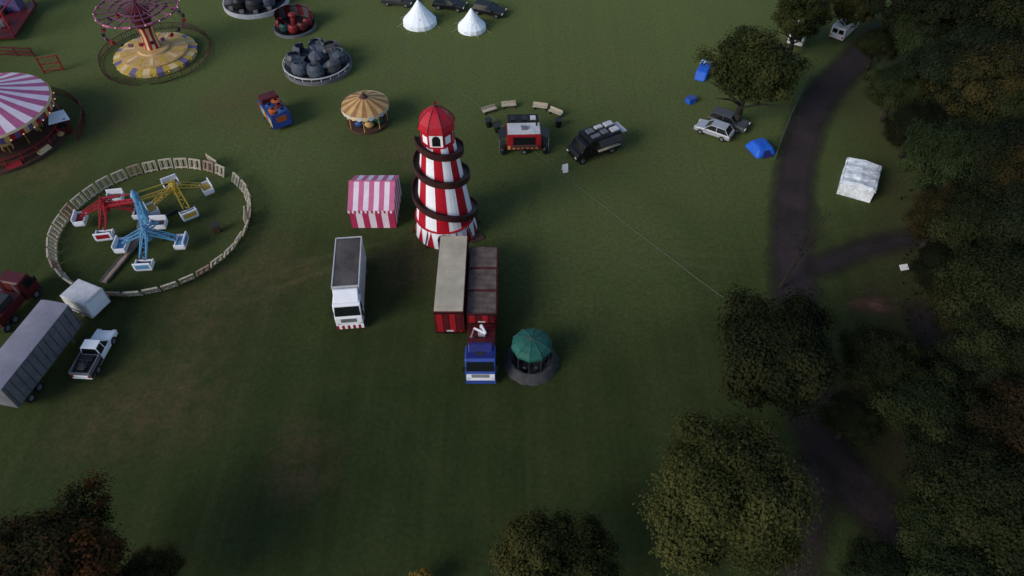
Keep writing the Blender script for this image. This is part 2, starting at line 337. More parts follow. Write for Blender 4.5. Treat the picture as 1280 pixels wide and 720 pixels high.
def bare(u,v,label):
    p=P(u,v); t=thing('bare_tree',label,'tree',p); rnd=random.Random(5); mb=MB(); tw=MB()
    def br(b,d,L,r,dep,M):
        e=b+d*L; M.cyl(b,e,r,r*.6,5)
        if dep==0: return
        for k in range(3):
            nd=(d+Vector((rnd.uniform(-.7,.7),rnd.uniform(-.7,.7),rnd.uniform(-.1,.5)))).normalized(); br(e,nd,L*rnd.uniform(.55,.8),r*.55,dep-1,tw)
    br(Vector((0,0,0)),Vector((.1,0,1)).normalized(),2.8,.18,5,mb)
    mb.build('trunk',BARK,t); tw.build('branches',BARK,t)
bare(975,360,'bare-branched leafless tree at the left edge of the path')
g=np.random.default_rng(40); pts=[]
while len(pts)<9000:
    u=g.uniform(1120,1300); v=g.uniform(60,740)
    if (u-1120)/120<g.random(): continue
    pts.append(P(u,v))
pos=np.array([(p.x,p.y,g.random()**2*.4) for p in pts]); nr=g.normal(size=(len(pos),3))*.4+np.array([0,0,1]); nr/=np.linalg.norm(nr,axis=1)[:,None]
o=bpy.data.objects.new('undergrowth',leaf_mesh('undergrowth',LEAF_D,pos,nr,g.random(len(pos))*.8,g.uniform(.08,.2,len(pos))[:,None],g)); COL.objects.link(o)
tag(o,'dark leafy undergrowth spread beneath the trees of the right-hand wood','undergrowth'); o['kind']='stuff'
pts=[]
while len(pts)<6000:
    q=random.choice([(1000,120),(995,300),(1005,430),(1040,570),(1100,640),(1010,620),(972,440),(900,620),(1120,380),(1150,400)])
    pts.append(P(q[0],q[1])+Vector((g.normal()*4,g.normal()*5,0)))
pos=np.array([(p.x,p.y,.03) for p in pts]); nr=g.normal(size=(len(pos),3))*.2+np.array([0,0,1]); nr/=np.linalg.norm(nr,axis=1)[:,None]
o=bpy.data.objects.new('fallen_leaves',leaf_mesh('fallen_leaves',LEAF_B,pos,nr,g.random(len(pos))*.8,g.uniform(.03,.075,len(pos))[:,None],g)); COL.objects.link(o)
tag(o,'brown fallen leaves scattered along the path and under the trees beside it','fallen leaves'); o['kind']='stuff'

# ------------------------------------------------------------------ vehicles
def wheel(t,x,y,r=.5,w=.3):
    s=1 if y>0 else -1
    o=MB().cyl((x,y-w/2,r),(x,y+w/2,r),r,n=16).build('wheel',RUB,t)
    MB().cyl((x,y+s*(w/2-.02),r),(x,y+s*(w/2+.015),r),r*.55,n=12).build('rim',GREY,o)
def pair(t,x,hw,r=.5,w=.3):
    wheel(t,x,hw-w/2,r,w); wheel(t,x,-hw+w/2,r,w)
def cab(t,xr,xf,W,zb,zt,body,roofm=None,lower=None,chev=False,low=None):
    hw=W/2
    MB().prism([(xr,zb),(xr,zt-.1),(xr+.15,zt),(xf-.5,zt),(xf-.38,zt-.1),(xf-.06,zb+1.15),(xf,zb+1.0),(xf,zb)],-hw,hw).build('cab',body,t,bevel=.07)
    if roofm:
        MB().box(xr+.2,xf-.55,-hw+.12,hw-.12,zt,zt+.06).build('roof_panel',roofm,t,bevel=.02)
        MB().box(xr+.45,xf-.85,-.35,.35,zt+.06,zt+.1).build('roof_hatch',DGREY,t,bevel=.02)
    dx=.32;dz=zt-.1-(zb+1.15)
    a=Vector((xf-.38,0,zt-.1)); b=Vector((xf-.06,0,zb+1.15)); nrm=Vector((dz,0,dx)).normalized()
    p=a.lerp(b,.1)+nrm*.02; q=a.lerp(b,.93)+nrm*.02; y=hw-.14
    MB().hexa([(p.x-.04,-y,p.z),(p.x-.04,y,p.z),(q.x-.04,y+.05,q.z),(q.x-.04,-y-.05,q.z)],[(p.x,-y,p.z),(p.x,y,p.z),(q.x,y+.05,q.z),(q.x,-y-.05,q.z)]).build('windscreen',GLASS,t)
    for s in (-1,1):
        MB().prism([(xf-.55,zt-.25),(xf-.3,zb+1.1),(xr+.5,zb+1.1),(xr+.5,zt-.25)],s*hw-.01*s,s*(hw+.012)).build('side_window',GLASS,t)
        MB().box(xf-.22,xf-.06,s*(hw+.08)-.03,s*(hw+.08)+.12*s,zb+1.15,zb+1.75).build('mirror',BLACK,t)
        MB().box(xf-.02,xf+.03,s*(hw-.15)-.2*s,s*(hw-.15),zb+.2,zb+.42).build('headlight',LAMP,t)
    if low: MB().box(xf-.01,xf+.012,-hw+.08,hw-.08,zb+.06,zb+.95).build('front_panel',low,t)
    gb=MB()
    for k in range(4): gb.box(xf-.01,xf+.025,-hw+.5,hw-.5,zb+.48+k*.12,zb+.55+k*.12)
    gb.build('grille',DGREY,t)
    bm=MB(); n=10 if chev else 1
    for k in range(n):
        y0=-hw+W*k/n; bm.box(xf-.1,xf+.06,y0,y0+W/n,zb-.35,zb+.02,k%2)
    bm.build('bumper',[RED if chev else (lower or DGREY),WHITE],t)
# white lorry (local +X = front)
t=thing('white_lorry','white-cabbed box lorry with grimy grey roof, standing alone left of the red trailer','lorry',(-14.45,42.6,0),R(-90+5.5))
MB().box(-3.7,2.25,-1.18,1.18,.95,3.7).build('cargo_box',OFFW,t,bevel=.04)
MB().box(-3.6,2.15,-1.08,1.08,3.7,3.75).build('roof_sheet',ROOFG,t)
fr=MB()
for y in (-1.14,1.14): fr.box(-3.72,2.27,y-.05,y+.05,3.69,3.79)
for x in (-3.68,2.22): fr.box(x-.05,x+.05,-1.08,1.08,3.69,3.79)
fr.build('roof_edge',OFFW,t)
cab(t,2.35,4.0,2.35,.6,2.95,WHITE,None,None,True)
MB().prism([(2.4,2.96),(2.4,3.7),(2.6,3.72),(3.4,2.96)],-1.05,1.05).build('wind_deflector',WHITE,t,bevel=.05)
MB().box(-3.6,3.8,-.5,.5,.55,.93).build('chassis',BLACK,t)
pair(t,3.1,1.17); pair(t,-2.3,1.17)
# red trailer
def redfront(t,x,z0,z1,hw):
    for k in range(4):
        y=-hw+.12+k*(2*hw-.24)/4; MB().box(x,x+.03,y+.03,y+(2*hw-.24)/4-.03,z0+.15,z1-.15).build('front_panel',[RED,DRED][k%2],t)
    for z in (z0+.05,z1-.08): MB().box(x,x+.06,-hw,hw,z-.05,z+.05).build('front_rail',BLACK,t)
    for s in (-1,1): MB().box(x+.03,x+.07,s*(hw-.25)-.09,s*(hw-.25)+.09,z0+.22,z0+.4).build('tail_light',TAIL,t)
    MB().box(x+.03,x+.06,-.3,.3,z0+.25,z0+.4).build('number_plate',OFFW,t)
t=thing('red_trailer','long red trailer with plain cream-beige roof, directly below the striped tower','trailer',(-5.25,41.85,0),R(-90))
MB().box(-4.4,4.4,-1.25,1.25,1.0,3.95).build('trailer_body',DRED,t,bevel=.03)
rb=MB().box(-4.36,4.36,-1.2,1.2,3.95,4.0)
for k in range(9): rb.box(-4.2+k*1.02,-4.14+k*1.02,-1.19,1.19,4.0,4.025)
rb.build('roof',BEIGE,t)
for s in (-1,1):
    for k in range(14): MB().box(-4.3+k*.65,-4.22+k*.65,s*1.25-.03,s*1.25+.03,1.05,3.9).build('side_rib',DRED,t)
MB().box(-4.2,4.2,-.45,.45,.7,.98).build('chassis',BLACK,t)
for x in (-3.4,-2.3): pair(t,x,1.22)
for s in (-1,1): MB().box(2.7,2.85,s*.8-.08,s*.8+.08,0,.98).build('landing_leg',GREY,t)
redfront(t,4.4,1.1,3.8,1.2)
# crane lorry
t=thing('crane_lorry','dark red lorry with brown sheeted load and white crane behind its blue cab','lorry',(-2.55,39.3,0),R(-90))
bd=MB().box(-6.3,1.6,-1.25,1.25,1.0,1.2)
for s in (-1,1): bd.box(-6.3,1.6,s*1.25-.05,s*1.25+.05,1.2,3.2)
bd.box(-6.36,-6.28,-1.2,1.2,1.2,3.2); bd.box(1.56,1.66,-1.2,1.2,1.2,3.4)
bd.build('load_body',DRED,t,bevel=.02)
redfront(t,1.67,2.1,3.4,1.2)
for k,(a,b_) in enumerate([(-6.25,-3.7),(-3.6,-1.1),(-1.0,1.53)]):
    m=MB(); nx,ny=16,8
    vs=[(a+(b_-a)*i/nx,-1.18+2.36*j/ny,3.2+random.uniform(-.03,.03)+(.05 if i%4 in (1,2) else 0)+.06*(1-abs(j/ny*2-1))) for i in range(nx+1) for j in range(ny+1)]
    m.add(vs,[(i*(ny+1)+j,(i+1)*(ny+1)+j,(i+1)*(ny+1)+j+1,i*(ny+1)+j+1) for i in range(nx) for j in range(ny)]).build('tarpaulin',LOAD,t,True)
for x in (-3.65,-1.05): MB().box(x-.05,x+.05,-1.2,1.2,2.9,3.34).build('cross_beam',DRED,t)
MB().box(-6.0,5.9,-.45,.45,.6,.98).build('chassis',BLACK,t)
MB().box(1.75,4.3,-1.15,1.15,1.0,1.75).build('machinery_deck',DRED,t,bevel=.04)
MB().box(3.3,4.4,-1.1,1.1,1.75,2.3).build('tool_locker',DRED,t,bevel=.04)
cab(t,4.5,6.4,2.45,.6,2.95,BLUE,NAVY,BLUE,low=WHITE)
MB().prism([(4.55,2.96),(4.55,3.35),(4.75,3.38),(5.3,3.0)],-.95,.95).build('wind_deflector',NAVY,t,bevel=.04)
cr=MB().box(2.3,2.8,-.3,.3,1.75,2.0).cyl((2.55,0,2.0),(2.55,0,3.0),.13,n=10).build('crane_column',OFFW,t)
MB().bar((2.55,0,3.0),(3.4,.4,3.0),.15,.17).bar((3.4,.4,3.0),(2.6,-.6,2.7),.12,.13).build('crane_boom',WHITE,cr)
MB().bar((2.6,-.6,2.7),(3.1,-.8,2.3),.1,.1).blob((3.1,-.8,2.15),.16,.16,.2).build('crane_grab',GREY,cr)
pair(t,5.4,1.22); pair(t,-3.3,1.22); pair(t,-4.5,1.22); pair(t,3.9,1.22)
# grey trailer
a=P(68,377,3.7); b_=P(-4,465,3.7); rz=math.atan2(a.y-b_.y,a.x-b_.x); LT=4.3
d=Vector((cos(rz),sin(rz),0)); base=Vector((a.x,a.y,0))-d*LT
t=thing('grey_trailer','long curtain-sided trailer with lilac-grey roof cut by the left edge','trailer',(base.x,base.y,0),rz)
MB().box(-LT,LT,-1.3,1.3,.95,3.6).build('trailer_body',GREY,t,bevel=.04)
rf=MB(); vs=[]
for i in range(15):
    for j in range(7):
        y=-1.3+2.6*j/6; vs.append((-LT+2*LT*i/14,y,3.63+.12*(1-(y/1.3)**2)+random.uniform(-.008,.008)))
rf.add(vs,[(i*7+j,(i+1)*7+j,(i+1)*7+j+1,i*7+j+1) for i in range(14) for j in range(6)]).build('roof_sheet',LGREY,t,True)
for s in (-1,1):
    for k in range(13): x=-LT+.25+k*.68; MB().box(x,x+.06,s*1.3-.025,s*1.3+.025,1.05,3.5).build('curtain_rib',MGREY,t)
MB().box(-LT+.2,LT-.2,-.5,.5,.6,.93).build('chassis',BLACK,t)
for x in (-3.0,-1.95): pair(t,x,1.2,.42)
for s in (-1,1): MB().box(2.9,3.05,s*.85-.08,s*.85+.08,0,.95).build('landing_leg',GREY,t)
p=P(16,372,1.4); t=thing('red_lorry','dark red lorry tractor parked behind the grey trailer at the left edge','lorry',(p.x-.2,p.y+.2,0),rz,None,.9)
cab(t,.4,2.3,2.4,.7,3.1,DRED); pair(t,1.4,1.2); pair(t,-1.9,1.2); pair(t,-3.0,1.2)
MB().box(-3.6,2.0,-.5,.5,.65,1.0).build('chassis',BLACK,t); MB().box(-3.3,.2,-1.15,1.15,1.0,2.0).build('flat_bed',DRED,t,bevel=.03)
MB().box(-2.6,-.6,-.9,.9,2.0,2.7).build('machinery_box',DGREY,t,bevel=.04)
for s in (-1,1): MB().cyl((.2,s*.9,1),(.2,s*.9,3.3),.09).build('exhaust_stack',GREY,t)
p=P(116,386); t=thing('box_trailer','small white box trailer touching the fence by the red and blue ride','trailer',(p.x,p.y,0),hd(84,366,128,384))
MB().box(-1.4,1.4,-1.1,1.1,.5,2.35).build('trailer_body',OFFW,t,bevel=.06)
MB().box(1.4,1.43,-.95,.95,.65,2.2).build('rear_door',WHITE,t); MB().box(-1.3,1.3,-1.0,1.0,2.35,2.39).build('roof_sheet',OFFW,t)
MB().box(-1.3,1.3,-1.13,-1.1,.75,1.0).build('side_strip',GREY,t); pair(t,.1,1.1,.35,.22)
MB().bar((-1.4,0,.5),(-2.2,0,.45),.12,.1).build('drawbar',BLACK,t)

def car(label,p,rz,L,W,H,body,kind='hatch',group=None,name='parked_car',cat='car'):
    t=thing(name,label,cat,(p.x,p.y,0),rz,group); hw=W/2
    if kind=='van':
        MB().prism([(-L/2,.4),(-L/2,H-.08),(-L/2+.1,H),(L/2-1.5,H),(L/2-1.3,H-.08),(L/2-.75,1.25),(L/2-.1,1.05),(L/2,.9),(L/2,.4)],-hw,hw).build('body',body,t,bevel=.08)
        MB().hexa([(L/2-1.27,-hw+.15,H-.16),(L/2-1.27,hw-.15,H-.16),(L/2-.8,hw-.1,1.33),(L/2-.8,-hw+.1,1.33)],[(L/2-1.23,-hw+.15,H-.14),(L/2-1.23,hw-.15,H-.14),(L/2-.76,hw-.1,1.35),(L/2-.76,-hw+.1,1.35)]).build('windscreen',GLASS,t)
        for s in (-1,1):
            MB().prism([(L/2-1.5,H-.25),(L/2-1.0,1.3),(L/2-2.1,1.3),(L/2-2.1,H-.25)],s*hw-.01*s,s*(hw+.012)).build('side_window',GLASS,t)
            MB().box(-L/2-.012,-L/2+.01,s*.42-.32,s*.42+.32,1.15,H-.3).build('rear_window',GLASS,t)
        MB().box(-1.0,-.3,-.3,.3,H,H+.06).build('roof_vent',GREY,t)
    else:
        pk=kind=='pickup'
        MB().prism([(-L/2,.35),(-L/2,.8),(-L/2+.08,.93),(L*.2,.96),(L/2-.15,.82),(L/2,.62),(L/2,.3)],-hw,hw).build('body',body,t,bevel=.1)
        if pk: xb0,xb1,xt0,xt1=-.35,1.2,-.25,.6
        elif kind=='estate': xb0,xb1,xt0,xt1=-L/2+.1,L*.24,-L/2+.45,L*.07
        else: xb0,xb1,xt0,xt1=-L/2+.25,L*.24,-L/2+.75,L*.07
        a,b_=hw-.06,hw-.24; zt=H-.05
        MB().hexa([(xb0,-a,.92),(xb1,-a,.92),(xb1,a,.92),(xb0,a,.92)],[(xt0,-b_,zt),(xt1,-b_,zt),(xt1,b_,zt),(xt0,b_,zt)]).build('windows',GLASS,t)
        rf=MB().box(xt0-.04,xt1+.04,-b_-.03,b_+.03,zt-.02,H)
        for s in (-1,1):
            for (x0,x1) in ((xb0,xt0),(xb1,xt1)): rf.bar((x0,s*a,.93),(x1,s*b_,zt),.09,.07)
            xm=(xb0+xb1)/2; rf.bar((xm,s*(a+.005),.93),(xm,s*(b_+.005),zt),.08,.05)
        rf.build('roof',body,t,bevel=.03)
        if pk:
            MB().box(-L/2+.12,-.42,-hw+.1,hw-.1,.94,.97).build('bed_liner',BLACK,t)
            w=MB()
            for s in (-1,1): w.box(-L/2+.02,-.38,s*(hw-.06)-.05,s*(hw-.06)+.05,.9,1.22)
            w.box(-L/2+.02,-L/2+.1,-hw+.11,hw-.11,.9,1.22); w.build('bed_wall',GREY,t)
            for s in (-1,1): MB().box(-L/2+.02,-.42,s*hw-.012,s*hw+.012,.45,.88).build('side_panel',DGREY,t)
            MB().blob((-L/2+1.0,.1,1.0),.6,.5,.28,jit=.2).build('load_bag',DGREY,t); MB().box(-1.2,-.6,-.6,.6,.98,1.3).build('load_box',BLACK,t,bevel=.05)
    for s in (-1,1):
        MB().box(L/2-.12,L/2+.015,s*(hw-.2)-.17,s*(hw-.2)+.17,.62,.76).build('headlight',LAMP,t)
        MB().box(-L/2-.015,-L/2+.06,s*(hw-.16)-.1,s*(hw-.16)+.1,.62,.88).build('tail_light',TAIL,t)
        MB().box(L*.17,L*.2,s*(hw+.02),s*(hw+.18),.95,1.1).build('mirror',body,t)
    r=.34 if kind!='pickup' else .4
    pair(t,L*.31,hw+.02,r,.22); pair(t,-L*.3,hw+.02,r,.22)
    return t
car('white double-cab pickup with dark load bed, below the small white box trailer',P(118,441,.7),hd(103,465,131,414),4.9,1.75,1.7,WHITE,'pickup',name='pickup_truck',cat='pickup')
car('silver hatchback parked beside the tree, left of the blue dome tent',P(893,162,.6),hd(915,170,878,157),4.2,1.75,1.5,SILV)
car('dark grey estate car half under the tree, behind the silver hatchback',P(911,151,.6),hd(890,145,930,159),4.5,1.8,1.5,MGREY,'estate')
car('black car nearest the second bell tent at the top edge',P(611,12,.6),hd(590,8,632,16),4.6,1.85,1.5,BLACK,'estate')
car('black car at the top edge between the two white bell tents',P(562,5,.6),hd(540,2,585,8),4.6,1.85,1.5,BLACK)
car('dark grey car at the top edge left of the bell tents',P(497,0,.6),hd(475,-2,520,2),4.4,1.8,1.5,DGREY)
car('white van parked on the path at the top right',P(1056,34,1.0),hd(1040,50,1074,18),4.8,1.9,2.0,OFFW,'van',name='parked_van',cat='van')
p=P(999,42,1.0); t=thing('caravan','pale caravan seen through leaves at the top right, left of the white van','caravan',(p.x,p.y,0),hd(990,60,1010,20))
MB().prism([(-2.2,.5),(-2.2,2.1),(-1.9,2.3),(1.8,2.3),(2.2,1.7),(2.2,.5)],-1.0,1.0).build('body',OFFW,t,bevel=.1)
for s in (-1,1):
    for x in (-1.3,.7): MB().box(x-.45,x+.45,s*1.0-.012,s*1.0+.012,1.2,1.8).build('window',GLASS,t)
MB().box(-2.212,-2.19,-.7,.7,1.2,1.8).build('window',GLASS,t)
MB().box(-.5,.4,-.5,.5,2.3,2.38).build('roof_vent',GREY,t)
pair(t,-.2,.98,.33,.2); MB().bar((2.2,0,.5),(3.2,0,.45),.1,.08).build('drawbar',BLACK,t)

# ------------------------------------------------------------------ helter skelter
c=P(558,285); t=thing('helter_skelter','tall red and white striped helter skelter tower with a spiral slide','fairground ride',(c.x,c.y,0))
N=14
sk=MB()
for i in range(N):
    a0=2*PI*i/N; a1=2*PI*(i+1)/N; am=(a0+a1)/2; rb_,rt=3.05,2.75; z0,z1=.05,1.95
    q=lambda r,a,z:(r*cos(a),r*sin(a),z)
    sk.add([q(rb_,a0,z0),q(rb_,a1,z0),q(rt,am,z1),q(rt,a0,z1),q(rt,a1,z1),q(rb_,a0*.8+a1*.2,z0),q(rb_,a0*.2+a1*.8,z0)],[(5,6,2),(0,5,2,3),(6,1,4,2)],[0,1,1])
sk.build('base_skirt',[STRED,STWH],t)
def br(z): return 2.75+(1.48-2.75)*(z-1.9)/(11.0-1.9)
MB().lathe([(2.75,1.95),(br(4),4),(br(6),6),(br(8),8),(1.49,10.9)],N*3,lambda i,j:(i//3)%2).build('tower_body',[STRED,STWH],t)
MB().lathe([(2.78,1.9),(2.9,1.95),(2.9,2.05),(2.6,2.1)],32).build('skirt_rim',STRED,t)
sl=MB(); wl=MB(); n=160; turns=2.75; A0=R(182)
zk=[(0,11.2),(.25,10.5),(1.25,7.7),(2.25,4.2),(2.75,.9)]
def zs(x):
    for (xa,za),(xb,zb) in zip(zk,zk[1:]):
        if x<=xb: return za+(zb-za)*(x-xa)/(xb-xa)
    return zk[-1][1]
vs=[];vw=[]
for i in range(n+1):
    f=i/n; a=A0+f*turns*2*PI; z=zs(f*turns); r=(br(z) if z>1.95 else 2.75+(1.95-z)*.16)-.03
    w=.54
    for rr,zz in ((r,z),(r+w,z),(r+w,z-.4),(r,z-.7)): vs.append((rr*cos(a),rr*sin(a),zz))
    for rr,zz in ((r+w,z-.4),(r+w+.02,z+.30),(r+w+.09,z+.30),(r+w+.07,z-.4)): vw.append((rr*cos(a),rr*sin(a),zz))
fs=[(4*i+k,4*i+(k+1)%4,4*(i+1)+(k+1)%4,4*(i+1)+k) for i in range(n) for k in range(4)]
o=sl.add(vs,fs).build('slide',BROWN,t); wl.add(vw,fs).build('slide_wall',SLW,o)
rz8=R(22.5)
o=MB().lathe([(1.49,10.9),(1.62,10.92),(1.62,11.02),(1.5,11.03),(1.5,12.45)],8,lambda i,j:(1 if i%2 else 0) if j==3 else 0,a0=rz8,a1=rz8+2*PI).build('cabin',[STRED,STWH],t)
for k in range(8):
    a=2*PI*(k+.5)/8+rz8; M=Matrix.Rotation(a,4,'Z'); pr=[(-.36,11.12),(.36,11.12),(.36,11.85),(.24,12.1),(0,12.2),(-.24,12.1),(-.36,11.85)]; ap=1.5*cos(PI/8)+.012
    if k%2==1: MB().add([(ap,y,z) for y,z in pr],[tuple(range(7))],0,M).build('window',BLACK,o)
    else: MB().add([(ap,-.3,11.15),(ap,.3,11.15),(ap,.3,11.95),(ap,-.3,11.95)],[(0,1,2,3)],0,M).build('wall_panel',STWH,o)
o=MB().lathe([(1.45,12.4),(1.68,12.36),(1.68,12.5),(1.52,13.0),(1.18,13.5),(.7,13.95),(.05,14.3)],8,0,a0=rz8,a1=rz8+2*PI).build('roof',STRED,t)
for k in range(8):
    a=rz8+2*PI*k/8; MB().tube([(r*cos(a),r*sin(a),z) for r,z in ((1.69,12.5),(1.53,13.01),(1.19,13.51),(.71,13.96),(0,14.32))],.035,5).build('roof_ridge',DRED,o)
MB().cyl((0,0,14.25),(0,0,14.75),.045).blob((0,0,14.34),.12,.12,.09).build('finial',DRED,o)
MB().add([(0,0,14.75),(.45,.05,14.63),(0,0,14.5)],[(0,1,2)]).build('flag',RED,o)
MB().prism([(-.55,0),(.55,0),(.55,1.4),(.35,1.75),(-.35,1.75),(-.55,1.4)],-3.1,-2.8).build('doorway',BLACK,t)
for k in range(8): MB().bar((3.4*cos(PI*k/4+.2),3.4*sin(PI*k/4+.2),0),(2.7*cos(PI*k/4+.2),2.7*sin(PI*k/4+.2),1.8),.1,.1).build('brace',DRED,t)
p=P(592,298); o=MB().box(-.7,.7,-.45,.45,.0,.15).build('landing_mat',WOOD,None,bevel=.04); o.location=(p.x+.3,p.y,0); o.rotation_euler=(0,0,.4); tag(o,'brown landing mat lying at the foot of the striped tower','mat')

# ------------------------------------------------------------------ striped marquee
c=P(468,285); t=thing('striped_marquee','pink and white striped gable-roofed tent left of the striped tower','tent',(c.x,c.y,0))
def stripes(fn,n,name,ma=PINK,mb_=LPINK):
    m=MB()
    for i in range(n): m.add(*fn(i/n,(i+1)/n),i%2)
    return m.build(name,[ma,mb_],t)
X=lambda f:-2.25+4.5*f
sag=lambda f:-.05*sin(f*PI*3)**2
stripes(lambda a,b:([(X(a),-.12,2.45+sag(a)),(X(b),-.12,2.45+sag(b)),(X(b),1.2,3.1),(X(a),1.2,3.1),(X(b),2.5,3.9+sag(b)),(X(a),2.5,3.9+sag(a))],[(0,1,2,3),(3,2,4,5)]),9,'roof_slope',RPINK)
stripes(lambda a,b:([(X(a),5.12,2.45),(X(b),5.12,2.45),(X(b),3.8,3.1),(X(a),3.8,3.1),(X(b),2.5,3.91+sag(b)),(X(a),2.5,3.91+sag(a))],[(1,0,3,2),(2,3,5,4)]),9,'roof_slope',RPINK)
stripes(lambda a,b:([(X(a)*.97,0.02,0),(X(b)*.97,.02,0),(X(b)*.97,.02,2.42),(X(a)*.97,.02,2.42)],[(0,1,2,3)]),7,'front_wall')
stripes(lambda a,b:([(X(a)*.97,5,0),(X(b)*.97,5,0),(X(b)*.97,5,2.42),(X(a)*.97,5,2.42)],[(1,0,3,2)]),7,'rear_wall')
for s in (-1,1):
    stripes(lambda a,b:([(s*2.19,a*5,0),(s*2.19,b*5,0),(s*2.19,b*5,2.4+1.4*(1-abs(b-.5)*2)),(s*2.19,a*5,2.4+1.4*(1-abs(a-.5)*2))],[(0,1,2,3)]),10,'side_wall')
stripes(lambda a,b:([(X(a),-.14,2.45),(X(b),-.14,2.45),(X(b),-.14,2.15),((X(a)+X(b))/2,-.14,2.05),(X(a),-.14,2.15)],[(0,4,3,2,1)]),22,'valance',LPINK,PINK)
MB().bar((-2.25,2.5,3.94),(2.25,2.5,3.94),.1,.06).build('ridge_strip',RPINK,t)

# ------------------------------------------------------------------ green canopy
c=P(664,453); t=thing('green_canopy','rounded teal-green canopy over a dark round skirt, right of the blue cab','canopy',(c.x,c.y,0))
MB().lathe([(1.7,2.35),(1.7,2.6),(1.35,2.92),(.8,3.15),(.06,3.28)],10,0,a0=R(10),a1=R(370)).build('canopy_roof',TEAL,t)
for k in range(10):
    a=R(10)+2*PI*k/10; MB().tube([(r*cos(a),r*sin(a),z+.015) for r,z in ((1.71,2.6),(1.36,2.92),(.8,3.16),(0,3.29))],.025,5).build('canopy_seam',GMESH,t)
    MB().cyl((1.6*cos(a),1.6*sin(a),0),(1.6*cos(a),1.6*sin(a),2.5),.05).build('pole',DGREY,t)
m=MB(); nn=40; vs=[]
for r,z in ((2.35,.02),(2.2,.28),(1.95,.62),(1.75,.85),(1.7,.8)):
    for i in range(nn): a=2*PI*i/nn; q=r+.05*sin(i*2.1)+random.uniform(-.03,.03); vs.append((q*cos(a),q*sin(a),z))
m.add(vs,[(j*nn+i,j*nn+(i+1)%nn,(j+1)*nn+(i+1)%nn,(j+1)*nn+i) for j in range(4) for i in range(nn)]).build('skirt',SKIRT,t,True)
MB().lathe([(1.72,.3),(0,.3)],24).build('floor_mat',DGREY,t)
for k in range(6):
    a=2*PI*k/6; MB().blob((1.0*cos(a),1.0*sin(a),.5),.35,.35,.3).build('seat',BLACK,t)

# ------------------------------------------------------------------ ring fences
def ringfence(name,label,c,r,a0,a1,n,panels,pname='fence_panel',skip=(),jit=.04):
    t=thing(name,label,'fence',(c.x,c.y,0)); first={}
    for i in range(n):
        if i in skip: continue
        a=a0+(a1-a0)*(i+.5)/n; k=i*7%5%len(panels)
        if k not in first: o=first[k]=panels[k][0].build(pname,panels[k][1],t)
        else: o=first[k].copy(); COL.objects.link(o)
        rr=r+random.uniform(-.06,.06); o.location=(rr*cos(a),rr*sin(a),0); o.rotation_euler=(0,0,a+PI/2+random.uniform(-jit,jit))
    return t
tw=P(194,284)
def pan(L):
    pm=MB(); pm.bar((-L/2,-.1,1.0),(L/2,-.1,1.0),.16,.1).bar((-L/2,.3,.18),(L/2,.3,.18),.16,.1)
    for x in (-L/2+.06,L/2-.06,0): pm.bar((x,.36,.04),(x,-.12,1.05),.1,.16)
    for k in range(4): x=-L/2+.22+k*(L-.44)/3; pm.bar((x,.33,.1),(x,-.09,.98),.05,.12)
    return pm
ringfence('ring_fence','pale slatted ring fence around the twisting ride with red, yellow and blue arms',tw,9.35,R(56),R(410),36,[(pan(1.34),LWOOD),(pan(1.36),LWOOD),(pan(1.3),RWOOD)],jit=.06)
for (u,v,a,lab) in ((268,208,-.7,'open pale gate at the upper right of the ring fence'),(309,277,-1.35,'pale gate panel at the right end of the ring fence')):
    p=P(u,v); g_=thing('fence_gate',lab,'gate',(p.x,p.y,0),a)
    for z in (.15,1.15): MB().bar((-.8,0,z),(.8,0,z),.1,.12).build('rail',LWOOD,g_)
    for x in (-.85,.85): MB().box(x-.06,x+.06,-.06,.06,0,1.3).build('post',LWOOD,g_)
    for k in range(7): MB().box(-.72+k*.24-.06,-.72+k*.24+.06,-.03,.03,.2,1.1).build('slat',LWOOD,g_)
